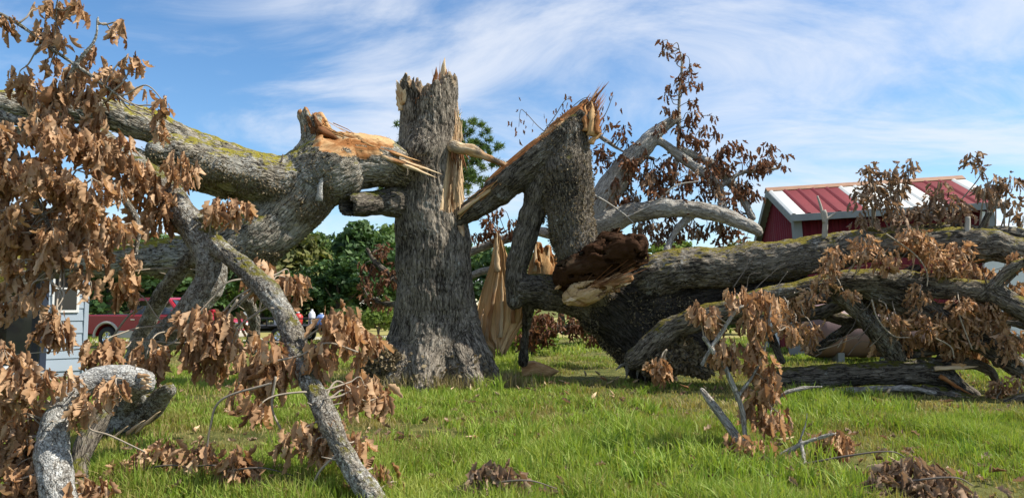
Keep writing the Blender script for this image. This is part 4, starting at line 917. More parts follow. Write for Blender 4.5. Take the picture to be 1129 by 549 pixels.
# ------------------------------------------------------------------ the great limb broken to the left
def left_limb():
    t = wthing('broken_limb', P(330, 240, 13.9), 'huge mossy limb torn over to the left of the trunk with a splintered spine', 'tree limb')
    chains = [ch((472, 198, 15.25, 16), (442, 190, 14.8, 21), (416, 180, 14.35, 28), (388, 177, 14.15, 34), (362, 184, 13.9, 38), (328, 203, 13.7, 27), (280, 194, 13.2, 25), (235, 182, 12.6, 23), (190, 166, 12.1, 19), (172, 166, 11.8, 12)),
              ch((300, 196, 13.6, 24), (240, 172, 13.3, 19), (185, 148, 12.9, 18), (130, 128, 12.4, 17), (60, 120, 11.9, 16), (-40, 112, 11.2, 14), (-160, 105, 10.5, 8)),
              ch((348, 196, 13.9, 32), (318, 228, 13.8, 35), (284, 260, 13.6, 32), (235, 278, 13.2, 24), (160, 284, 12.9, 20), (80, 290, 12.6, 17), (-40, 300, 12.2, 14), (-160, 310, 11.8, 8)),
              ch((300, 215, 13.7, 22), (255, 205, 13.3, 14), (190, 190, 12.9, 11), (110, 160, 12.4, 10), (20, 150, 12, 9)),
              ch((360, 178, 13.9, 26), (352, 156, 13.85, 19), (344, 128, 13.8, 14))]
    a, b = np.array(P(346, 137, 13.85)), np.array(P(484, 194, 14.75)); ax = (b - a) / np.linalg.norm(b - a); up = np.array([0, -.85, 1.]) - ax * ax[2]; up = up / np.linalg.norm(up)
    def g(p):
        q = p - a; s = q @ ax
        d = (q @ up) - (.0 + .10 * np.exp(-((s - 1.0) / .45) ** 2)) + .09 * vnoise(np.stack([s * .8, q[:, 1] * 9, (q @ up) * 5], 1), 3)
        return np.where((s > .22) & (s < 3.2), d, -1.0)
    def gtop(p): return (p[:, 2] - (P(345, 128, 13.9).z + .12 * vnoise(p * np.array([8, 8, 0]), 6))) * .7
    S = skin(chains, .027, .12, [g, gtop], .032, 13, .06, 11, .12)
    def torn(V):
        q = V - a; s = q @ ax; n = .10 * vnoise(np.stack([s * 1.2, V[:, 1] * 9, V[:, 2] * 9], 1), 8)
        return ((q @ up > -.06 + n * 1.5 + .05 * np.sin(s * 4)) & (s > .1) & (s < 2.6) & (V[:, 2] > P(430, 200, 14.3).z)).astype(float)
    lb = skin_obj('bark', S, M['bark_limb'], t, torn)
    spec = [(350, 150, 337, 122, 14, 1), (356, 148, 346, 124, 13, 1), (350, 142, 395, 162, 13, 1), (362, 148, 415, 167, 14, 0), (378, 152, 440, 172, 9, 0), (398, 156, 462, 181, 9, 2), (412, 166, 487, 195, 9, 3), (430, 176, 482, 196, 8, 3), (420, 172, 470, 188, 9, 0), (385, 158, 350, 138, 8, 1), (370, 156, 425, 176, 9, 3), (400, 164, 374, 150, 8, 2)]
    for i, (x0, y0, x1, y1, w, k) in enumerate(spec):
        d0, d1 = 13.68 + (x0 - 350) / 136 * .8, 13.68 + (x1 - 350) / 136 * .8
        shard('splinter', P(x0, y0, d0 - .1 * (i % 3)), P(x1, y1, d1 - .1 * (i % 2)), R(w, 14), R(w * .6, 14), (0, 1, .4), (M['wood'], M['wood_dark'], M['wood_orange'], M['wood_pale'])[k], lb, 90 + i, .55, 9)
    fibres('torn_fibres', lb, [(P(345, 150, 13.6), P(337, 122, 13.6)), (P(356, 150, 13.6), P(348, 128, 13.6))], 50, .014, M['wood_dark'], 5)
    fibres('torn_fibres', lb, [(P(355, 142, 13.6), P(392, 156, 13.8)), (P(375, 150, 13.8), P(420, 166, 14.1)), (P(400, 158, 14.0), P(455, 178, 14.4)), (P(425, 168, 14.2), P(484, 193, 14.6))], 90, .013, M['wood_orange'], 6)
    shard('hanging_bark_strip', P(352, 222, 13.25), P(355, 186, 13.3), .13, .05, (1, 0, 0), M['bark_pale'], lb, 7, .3)
    tube('snag', [(*P(303, 190, 13.2), .03), (*P(305, 182, 13.2), .025), (*P(310, 178, 13.2), .02), (*P(312, 170, 13.2), .01)], M['twig_dark'], t)
    fuzz(lb, S, lambda V, n: ((V[:, 0] > -6.3) & (V[:, 0] < -3.3)) * np.clip(.25 - n[:, 2], 0, 1) * (vnoise(V * 2.2, 5) > -.25) * np.clip((-V[:, 1] + 14.6), 0, 1), 11000, .045, 'fern', 8)
    pr = np.array([x for x in S['chains']], dtype=object)
    return S
LL = left_limb()

# ------------------------------------------------------------------ the limb torn to the right, standing in a V
def right_torn():
    t = wthing('torn_limb', P(630, 320, 14.9), 'torn limb leaning upright right of the trunk with a ragged pointed tip', 'tree limb')
    chains = [ch((500, 246, 15.0, 6), (530, 224, 14.95, 13), (560, 200, 14.9, 20), (595, 172, 14.85, 26), (628, 142, 14.8, 24), (648, 122, 14.8, 14)),
              ch((624, 150, 14.85, 28), (627, 190, 14.85, 30), (629, 235, 14.8, 25), (634, 275, 14.75, 23), (646, 302, 14.85, 22), (668, 328, 15.3, 26)),
              ch((606, 184, 14.9, 19), (588, 225, 14.95, 15), (577, 270, 15.0, 13.5), (567, 305, 15.0, 12.5), (568, 330, 15.05, 10)), ch((582, 335, 15.2, 6), (580, 360, 15.8, 4), (576, 400, 16.2, 4)),
              ch((578, 318, 15.1, 18), (605, 322, 15.2, 22), (640, 330, 15.3, 22), (680, 345, 15.4, 24)),]
    a, b = np.array(P(500, 240, 14.9)), np.array(P(660, 106, 14.8)); ax = (b - a) / np.linalg.norm(b - a); up = np.array([-ax[2], -.32, ax[0]]); up = up / np.linalg.norm(up)
    def g(p):
        q = p - a; s = q @ ax
        d = (q @ up) - .16 + .045 * vnoise(np.stack([s * .9, q[:, 1] * 8, (q @ up) * 4], 1), 3)
        return np.where(q @ up > -.25, d, -1)
    ce = np.array(P(655, 128, 14.8)); nn = np.array([.80, -.45, .25]); nn = nn / np.linalg.norm(nn)
    def g2(p): return np.where(p[:, 2] > P(650, 152, 14.8).z, (p - ce) @ nn + .10 * vnoise(p * np.array([9, 9, 2.5]), 9) + .02, -1)
    S = skin(chains, .024, .07, [g, g2], .028, 13, .06, 21, .12)
    lb = skin_obj('bark', S, M['bark_dark'], t)
    spec = [(632, 140, 669, 88, 11, 1), (622, 146, 652, 103, 10, 1), (640, 132, 662, 96, 8, 2), (600, 168, 628, 140, 12, 1), (648, 118, 664, 98, 6, 2), (540, 204, 612, 146, 9, 2), (505, 236, 575, 178, 9, 0), (520, 226, 590, 166, 8, 2), (588, 164, 582, 160, 7, 1)]
    for i, (x0, y0, x1, y1, w, k) in enumerate(spec):
        shard('splinter', P(x0, y0, 14.75 + .1 * (i % 3)), P(x1, y1, 14.7 + .1 * (i % 2)), R(w, 14.8), R(w * .5, 14.8), (0, 1, .3), (M['wood'], M['wood_dark'], M['wood_orange'])[k], lb, 130 + i, .6, 9)
    for i, (x0, y0, x1, y1, w) in enumerate([(652, 150, 655, 112, 10), (646, 145, 645, 116, 9), (658, 148, 660, 122, 7), (650, 158, 664, 146, 6)]):
        shard('splinter', P(x0, y0, 14.5), P(x1, y1, 14.55), R(w, 14.6), R(w * .6, 14.6), (1, .4, 0), M['wood_orange'], lb, 150 + i, .6, 7)
    # ragged broken heart where the limb snapped, pointing right
    def rag(p): return .24 * vnoise(p * np.array([6, 10, 12]), 5) + .14 * vnoise(p * np.array([11, 16, 22]), 6) + .02
    Sr = skin([ch((628, 304, 14.45, 17), (655, 292, 14.3, 20), (684, 276, 14.15, 18), (704, 270, 14.05, 12)), ch((660, 284, 14.3, 12), (672, 262, 14.25, 9), (684, 256, 14.2, 5)), ch((690, 290, 14.2, 12), (710, 284, 14.1, 8))], .02, .06, [lambda p: rag(p) - .12], .03, 11, .14, 23, .25); Sr['wood'][:] = 1
    fibres('torn_fibres', lb, [(P(640, 310, 14.1), P(690, 262, 13.95)), (P(655, 312, 14.0), P(714, 272, 13.9)), (P(660, 316, 14.0), P(712, 292, 13.9)), (P(640, 328, 14.0), P(696, 306, 13.95))], 14, .010, M['wood_dark'], 9)
    skin_obj('rotted_heart', Sr, bark_mat('rotted_heartwood', wdark=.8, wtint=(.14, .125, .115)), lb)
    Sr = skin([ch((628, 330, 14.4, 7), (650, 322, 14.25, 12), (672, 314, 14.15, 10), (692, 306, 14.1, 6)), ch((634, 322, 14.3, 8), (656, 308, 14.2, 9))], .02, .05, [lambda p: rag(p) - .10], .03, 11, .10, 24, .2); Sr['wood'][:] = 1
    skin_obj('torn_lip', Sr, bark_mat('torn_lip_wood', wdark=-.1, wtint=(.85, .78, .7)), lb)
    sp = [(640, 300, 690, 258, 7, 1), (650, 306, 712, 268, 8, 1), (650, 300, 684, 252, 6, 1), (668, 306, 714, 286, 7, 1), (655, 300, 700, 260, 6, 1), (660, 306, 706, 280, 6, 1), (690, 280, 712, 262, 6, 1), (640, 330, 694, 304, 6, 3), (640, 326, 622, 334, 6, 3), (670, 316, 696, 314, 5, 3), (636, 316, 700, 296, 6, 2), (620, 312, 612, 320, 6, 2)]
    for i, (x0, y0, x1, y1, w, k) in enumerate(sp):
        shard('splinter', P(x0, y0, 14.2 + .08 * (i % 4)), P(x1, y1, 13.95 + .1 * (i % 3)), R(w, 14.2), R(w * .5, 14.2), (.2, .5, 1), (M['wood'], M['wood_dark'], M['wood_orange'], M['wood_pale'])[k], lb, 170 + i, .8, 9)
    fuzz(lb, S, lambda V, n: np.clip(1.1 - np.abs(V[:, 2] - 3.2) * .45, 0, 1) * (V[:, 0] > .6) * (vnoise(V * 2.5, 7) > -.3) * (V[:, 1] < 15.1), 7000, .04, 'fern', 18)
    fibres('torn_fibres', lb, [(P(625, 142, 14.8), P(655, 104, 14.8)), (P(640, 130, 14.7), P(668, 92, 14.7)), (P(655, 140, 14.6), P(664, 112, 14.6)), (P(656, 152, 14.6), P(668, 140, 14.6))], 120, .013, M['wood_dark'], 7)
    fibres('torn_fibres', lb, [(P(505, 240, 14.85), P(545, 205, 14.75)), (P(540, 208, 14.7), P(590, 165, 14.65)), (P(580, 172, 14.65), P(620, 140, 14.65))], 110, .012, M['wood_orange'], 8)
    return S
RT = right_torn()
WSLAB = bark_mat('slab_wood', wdark=-.75, wtint=(1.12, .98, .80))
def split_slab():
    t = wthing('split_wood_slab', ground_px(548, 15.9), 'pale slab of fresh split wood leaning just right of the standing trunk', 'wood slab')
    def jag(p): return np.maximum(-1, .13 * vnoise(p * np.array([13, 13, 1.6]), 3) + .05 * vnoise(p * np.array([26, 26, 3]), 4) - .06)
    rows = [((522, 366), (530, 336), (540, 300)), ((530, 378), (540, 318), (546, 290)), ((538, 384), (548, 320), (549, 266)), ((548, 384), (555, 310), (554, 264)), ((558, 376), (562, 320), (557, 276)), ((568, 366), (569, 322), (562, 296)), ((578, 352), (574, 326), (567, 306)), ((586, 340), (580, 322), (572, 312))]
    Lp = np.array([(546, 257), (544, 272), (541, 290), (533, 314), (525, 342), (524, 362), (534, 378), (545, 386)], float); Rp = np.array([(555, 262), (559, 280), (562, 300), (570, 316), (590, 330), (588, 346), (572, 364), (556, 384)], float)
    nt_, nu = 60, 44; V, bk = [], []
    for face in (0, 1):
        for i in range(nt_ + 1):
            f = i / nt_ * 7; k = min(6, int(f)); w = f - k; l = Lp[k] * (1 - w) + Lp[k + 1] * w; r_ = Rp[k] * (1 - w) + Rp[k + 1] * w
            for j in range(nu + 1):
                u = j / nu; x, y = l * (1 - u) + r_ * u
                h = float(vnoise(np.array([[u * 9, i / nt_ * 1.6, 2.0]]), 5)[0]) * .07 + abs(float(vnoise(np.array([[u * 17, i / nt_ * 1.2, 7.0]]), 6)[0])) * .10 + abs(float(vnoise(np.array([[u * 38, i / nt_ * 2.5, 3.0]]), 7)[0])) * .05
                jy = 13 * float(vnoise(np.array([[u * 15, 0, 1.0]]), 9)[0]) * max(0, abs(i / nt_ - .5) * 2 - .7) / .3
                V.append(tuple(P(x, y + jy, 15.95 - .35 * i / nt_ + .16 * (u - .5) ** 2 + face * .14 + (h if not face else 0)))); bk.append((u * .9, face * .3, i / nt_ * 2.4))
    m_ = (nt_ + 1) * (nu + 1); idx = lambda f_, i, j: f_ * m_ + i * (nu + 1) + j; Q = []
    for i in range(nt_):
        for j in range(nu): Q += [(idx(0, i, j), idx(0, i + 1, j), idx(0, i + 1, j + 1), idx(0, i, j + 1)), (idx(1, i, j), idx(1, i, j + 1), idx(1, i + 1, j + 1), idx(1, i + 1, j))]
        Q += [(idx(0, i, 0), idx(1, i, 0), idx(1, i + 1, 0), idx(0, i + 1, 0)), (idx(0, i, nu), idx(0, i + 1, nu), idx(1, i + 1, nu), idx(1, i, nu))]
    for j in range(nu): Q += [(idx(0, 0, j), idx(0, 0, j + 1), idx(1, 0, j + 1), idx(1, 0, j)), (idx(0, nt_, j), idx(1, nt_, j), idx(1, nt_, j + 1), idx(0, nt_, j + 1))]
    me = mesh_np('torn_face', V, Q, None, False); attr(me, 'bk', 'FLOAT_VECTOR', bk); attr(me, 'wood', 'FLOAT', np.ones(len(V))); attr(me, 'crk', 'FLOAT', np.ones(len(V))); obj('torn_face', me, WSLAB, t)
    for i, (x0, y0, x1, y1, w) in enumerate([(536, 376, 550, 288, 5), (552, 372, 556, 300, 5), (566, 356, 564, 304, 5), (548, 300, 547, 256, 6), (528, 368, 532, 340, 5), (578, 342, 572, 306, 5)]):
        shard('splinter', P(x0, y0, 15.6), P(x1, y1, 15.8), R(w, 16), R(w * .5, 16), (1, -.25, .3), M['wood_pale'] if i % 2 else M['wood'], t, 310 + i, .5, 10)
    t2 = wthing('split_wood_piece', P(596, 305, 15.75), 'orange torn wood wedged between the two upright limbs', 'wood piece')
    S = skin([ch((588, 316, 15.5, 8), (592, 290, 15.55, 8), (594, 270, 15.6, 4)), ch((598, 316, 15.5, 9), (602, 292, 15.55, 8), (604, 274, 15.6, 4)), ch((608, 312, 15.55, 7), (608, 296, 15.6, 6), (610, 284, 15.6, 3))], .02, .08, [jag], .01, 10, .05, 330, .1); S['wood'][:] = 1
    skin_obj('torn_face', S, bark_mat('orange_torn_wood', wdark=.05, wtint=(.95, .8, .62)), t2)
    for i, (x0, y0, x1, y1, w) in enumerate([(590, 300, 592, 264, 5), (602, 306, 606, 268, 5)]): shard('splinter', P(x0, y0, 15.4), P(x1, y1, 15.5), R(w, 15.6), R(w * .5, 15.6), (1, .3, 0), M['wood_pale'], t2, 230 + i, .5, 7)
split_slab()
def chunk(px, py, D, s, mat, label, seed):
    c = P(px, py, D); c.z = 0; o = obj('wood_chunk', shard_mesh('wood_chunk', (c.x - s * .6, c.y, s * .28), (c.x + s * .9, c.y - .05, s * .34), s * .9, s * .62, (0, .7, .7), seed, .35, 3), M[mat])
    tag(o, label, 'wood chunk')
chunk(592, 406, 16.3, .55, 'wood_orange', 'tan block of broken wood lying on the grass right of the trunk', 3)

# ------------------------------------------------------------------ the fallen bole and log on the right
def fallen_log():
    t = wthing('fallen_log', ground_px(712, 16), 'massive dark fallen bole with a thick mossy log running right', 'log')
    chains = [ch((668, 318, 15.6, 26), (695, 318, 15.4, 30), (740, 300, 15.0, 24), (830, 291, 14.7, 22), (900, 280, 14.4, 21), (960, 270, 14.1, 18), (1020, 267, 13.7, 17), (1080, 270, 13.3, 17), (1180, 284, 12.8, 14), (1290, 296, 12.3, 11), (1400, 300, 11.8, 6)),
              ch((960, 264, 14.2, 10), (1020, 257, 14.1, 9), (1080, 256, 13.9, 8), (1180, 262, 13.6, 7), (1280, 255, 13.3, 4)),
              ch((640, 318, 15.5, 22), (672, 336, 15.5, 36), (698, 362, 15.5, 38), (715, 392, 15.6, 30), (722, 420, 15.8, 22)),
              ch((690, 345, 15.5, 34), (750, 335, 15.3, 26), (820, 326, 15.0, 18), (880, 316, 14.7, 12), (930, 312, 14.5, 8)),
              ch((705, 375, 15.5, 26), (745, 372, 15.3, 20), (780, 385, 15.1, 15), (800, 400, 15.0, 9))]
    S0 = skin(chains[:2], .027, .15, None, .032, 13, .07, 31, .13); skin_obj('log', S0, M['bark_log'], t)
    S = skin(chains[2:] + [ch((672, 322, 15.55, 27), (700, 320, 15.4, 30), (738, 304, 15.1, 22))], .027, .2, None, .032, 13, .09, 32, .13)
    lb = skin_obj('bole', S, M['bark_bole_shade'], t)
    for i, (x0, y0, x1, y1, w) in enumerate([(698, 380, 690, 420, 8), (704, 386, 702, 418, 6), (696, 396, 678, 408, 5), (708, 396, 712, 420, 5)]):
        shard('root_claw', P(x0, y0, 15.2), P(x1, y1, 15.15), R(w, 15.2), R(w * .7, 15.2), (1, .2, 0), M['bark_grey'], lb, 250 + i, .5, 7)
    fuzz(lb, S, lambda V, n: ((V[:, 0] < 3.6) | (np.abs(V[:, 0] - 3.7) < .5) * (V[:, 2] < .8)) * (V[:, 1] < 15.6) * (vnoise(V * 2, 9) > -.1), 4500, .045, 'fern', 28)
    Sm = skin([ch((722, 400, 14.6, 14), (748, 392, 14.6, 17), (772, 402, 14.6, 13))], .03, .05, None, .03, 9, .06, 3, .1)
    kn = skin_obj('fern_mound', Sm, M['bark_log'], t); fuzz(kn, Sm, lambda V, n: (V[:, 2] > .02) * 1.0, 3200, .09, 'fern', 45, 'dried_fern', .9)
    # live and dead shoots standing on the log
    tube('snag', [(*P(909, 266, 14.2), .06), (*P(910, 240, 14.1), .05), (*P(908, 232, 14.1), .045)], M['bark_grey'], t, 8); tube('snag', [(*P(909, 246, 14.1), .035), (*P(905, 228, 14.1), .025), (*P(901, 216, 14.1), .018)], M['bark_grey'], t)
    tube('snag', [(*P(910, 243, 14.1), .03), (*P(918, 237, 14.1), .022), (*P(922, 234, 14.1), .015)], M['bark_grey'], t); tube('snag', [(*P(1066, 262, 13.3), .05), (*P(1067, 245, 13.3), .045), (*P(1067, 239, 13.3), .04)], M['bark_grey'], t)
    cl = [(962, 214, 15), (948, 222, 11), (982, 196, 10), (958, 188, 10), (1001, 188, 11), (975, 225, 13), (992, 206, 12), (985, 218, 10), (960, 200, 9),
          (1036, 216, 14), (1048, 230, 15), (1030, 230, 13), (1060, 238, 12), (1020, 240, 12), (1010, 236, 9),
          (1072, 178, 11), (1080, 190, 7), (1092, 208, 13), (1086, 214, 9), (1114, 205, 12), (1104, 206, 9), (1100, 224, 9), (1120, 228, 9), (1128, 244, 9),
          (948, 244, 9), (960, 248, 8), (990, 240, 12), (1000, 252, 13)]
    sprays(t, [(a, b, c, 13.7 + .02 * (i % 9)) for i, (a, b, c) in enumerate(cl)], 13.6, S0['chains'], 'leaf_dull', (.14, .22), 1.05, seed=31, twig_r=.012, limit=300)
    return S0
FL = fallen_log()
def grey_limb():
    t = wthing('fallen_limb', ground_px(988, 13.4), 'grey lichened limb running right below the mossy log, with dark props', 'tree limb')
    chains = [ch((700, 396, 14.6, 12), (735, 366, 14.4, 14), (785, 346, 14.0, 12), (830, 332, 13.7, 10), (870, 320, 13.5, 10), (910, 312, 13.4, 11), (955, 309, 13.3, 13), (1000, 312, 13.2, 14), (1050, 318, 13.0, 11), (1090, 322, 12.8, 11), (1130, 343, 12.5, 12), (1180, 372, 12.2, 10), (1260, 410, 11.8, 7), (1340, 425, 11.5, 4)),
              ch((955, 316, 13.4, 12), (1012, 340, 13.3, 13), (1064, 368, 13.2, 13), (1110, 397, 13.0, 12), (1160, 420, 12.9, 9), (1230, 425, 12.7, 5)),
              ch((920, 322, 13.6, 8), (942, 338, 13.6, 11), (964, 360, 13.6, 11), (990, 398, 13.7, 10), (998, 432, 13.8, 8)),
              ch((1082, 324, 12.8, 8), (1110, 300, 12.6, 5), (1145, 280, 12.4, 3))]
    S = skin(chains, .021, .1, None, .022, 15, .045, 41, .14)
    skin_obj('bark', S, M['bark_log'], t); snags(t, S['chains'], 18, .22, .014, 'twig_dark', 3)
    cl = [(921, 284, 11), (915, 298, 12), (953, 272, 13), (977, 290, 14), (1012, 269, 16), (1035, 292, 14), (1058, 281, 15), (1070, 296, 9), (907, 316, 10), (936, 326, 8), (1015, 327, 11), (1015, 352, 11), (1070, 340, 13), (1082, 357, 15), (1058, 340, 12), (1108, 377, 12), (1125, 290, 11), (991, 362, 10), (869, 350, 11), (876, 368, 12), (896, 366, 9),
          (945, 284, 10), (1000, 262, 12), (1024, 280, 12), (1047, 296, 11), (1120, 320, 9), (1095, 352, 12), (1040, 352, 10), (1025, 368, 10), (980, 352, 8), (1120, 345, 10), (1100, 335, 8), (1062, 360, 12), (1075, 375, 11), (1050, 375, 9), (895, 330, 8), (862, 362, 9), (1112, 395, 9), (1122, 380, 9), (1090, 340, 10)]
    sprays(t, [(a, b, c, 12.6 + .05 * (i % 7)) for i, (a, b, c) in enumerate(cl)], 12.7, S['chains'], 'leaf', (.12, .20), 1.5, seed=41, twig_r=.010, limit=300)
    for i, pts in enumerate([[(961, 330), (968, 352), (985, 370), (1003, 372)], [(977, 258), (1008, 280), (1022, 300), (1022, 316)], [(1055, 340), (1062, 360), (1072, 385)], [(935, 300), (950, 280), (965, 262)], [(1030, 372), (1048, 382), (1052, 395)]]):
        tube('bare_shoot', [(*P(x, y, 12.6), .014 - .002 * k) for k, (x, y) in enumerate(pts)], M['twig'], t)
    return S
GL = grey_limb()
def small_logs():
    t = wthing('ground_log', ground_px(950, 13.9), 'dark straight log lying on the grass with a split curled end', 'log')
    S = skin([ch((842, 420, 13.8, 13), (900, 415, 13.7, 12), (960, 411, 13.6, 12), (1010, 411, 13.5, 13), (1042, 416, 13.4, 12), (1072, 436, 13.3, 8)), ch((1005, 406, 13.6, 10), (1040, 401, 13.6, 8), (1068, 400, 13.6, 7), (1090, 408, 13.6, 6), (1098, 420, 13.6, 4)),
              ch((1020, 430, 13.3, 6), (1060, 441, 13.1, 9), (1100, 456, 12.7, 10), (1180, 472, 12.2, 9), (1250, 478, 11.8, 5))], .02, .06, None, .028, 12, .04, 51, .12)
    lb = skin_obj('bark', S, M['bark_dark'], t)
    for i, (x0, y0, x1, y1, w) in enumerate([(1030, 406, 1078, 404, 6), (1036, 414, 1072, 438, 6), (1062, 436, 1120, 456, 5), (1050, 404, 1066, 402, 7)]):
        shard('split_wood', P(x0, y0, 13.15), P(x1, y1, 13.0 if i != 2 else 12.5), R(w, 13), R(w * .5, 13), (0, .6, .8), M['wood_orange'] if i % 2 else M['wood'], lb, 270 + i, .4, 8)
    sprays(t, [(1104, 428, 12), (1118, 436, 10), (1098, 440, 9), (1126, 420, 8)], 12.9, S['chains'], 'leaf', (.12, .19), 1.5, seed=51, twig_r=.01)
    t = wthing('thin_branch', ground_px(960, 13.0), 'thin pale branch lying on the grass in front of the dark log', 'branch')
    S = skin([ch((905, 433, 13.3, 4), (950, 430, 13.2, 4), (1000, 428, 13.1, 3.5), (1030, 433, 13, 2.5))], .014, .02, None, .01, 16, .02, 53, .15); skin_obj('bark', S, M['bark_grey'], t)
    t = wthing('moss_stick', P(1118, 440, 12.6), 'short mossy broken stick leaning at the right end of the split log', 'branch')
    S = skin([ch((1095, 452, 12.5, 6), (1112, 444, 12.4, 6), (1140, 436, 12.2, 6))], .016, .02, None, .012, 16, .02, 54, .15); skin_obj('bark', S, M['bark_log'], t)
small_logs()
def tangle():
    t = wthing('tangled_branches', ground_px(1060, 14.2), 'tangle of dark crossing branches and twigs under the grey limb at the far right', 'branch')
    S = skin([ch((870, 335, 14.6, 6), (930, 352, 14.4, 6), (1000, 360, 14.2, 6), (1080, 350, 14.0, 6), (1160, 362, 13.8, 5), (1240, 350, 13.6, 3)), ch((900, 385, 14.4, 5), (960, 345, 14.3, 5), (1010, 318, 14.2, 5), (1060, 285, 14.0, 4)), ch((1040, 395, 14.2, 6), (1080, 372, 14, 6), (1140, 330, 13.8, 6)), ch((860, 330, 14.4, 8), (910, 328, 14.2, 8), (980, 334, 14, 8), (1060, 340, 13.8, 7), (1160, 320, 13.6, 6), (1260, 310, 13.4, 3)),
              ch((1000, 392, 13.8, 5), (1040, 384, 13.7, 6), (1095, 372, 13.6, 6), (1160, 390, 13.5, 6)), ch((1050, 300, 14, 4), (1090, 330, 13.9, 4), (1150, 350, 13.8, 4)), ch((830, 345, 14.6, 5), (850, 372, 14.6, 5), (862, 398, 14.6, 4)), ch((790, 352, 14.2, 7), (840, 350, 14.1, 7), (900, 345, 14.0, 7), (960, 322, 13.9, 6), (1010, 296, 13.8, 5)), ch((1000, 330, 13.6, 6), (1040, 300, 13.5, 5), (1075, 262, 13.4, 4), (1090, 236, 13.3, 3)), ch((1100, 400, 13.4, 6), (1085, 362, 13.4, 6), (1100, 320, 13.4, 5), (1128, 290, 13.4, 5))], .022, .05, None, .018, 15, .03, 57, .14)
    skin_obj('bark', S, M['bark_dark'], t); r = np.random.default_rng(58)
    sprays(t, [(r.uniform(985, 1129), r.uniform(300, 392), r.uniform(6, 12)) for i in range(60)] + [(r.choice([r.uniform(868, 896), r.uniform(966, 1000)]), r.uniform(318, 388), r.uniform(5, 10)) for i in range(20)], 13.7, S['chains'], 'leaf', (.12, .2), 1.1, seed=58, twig_r=.009, limit=300, droop=.35, twig_mat='twig_dark')
    for i in range(46):
        x, y = r.uniform(800, 1125), r.uniform(300, 395); a = r.uniform(-1, 1); L = r.uniform(18, 60)
        tube('bare_shoot', [(*P(x + L * f * math.cos(a * 1.4) + r.normal(0, 3), y - L * f * math.sin(a + .9) * .8 + r.normal(0, 3), 13.4), .010 - .007 * f) for f in (0, .35, .7, 1)], M['twig'] if i % 4 == 0 else M['twig_dark'], t, 5)
tangle()

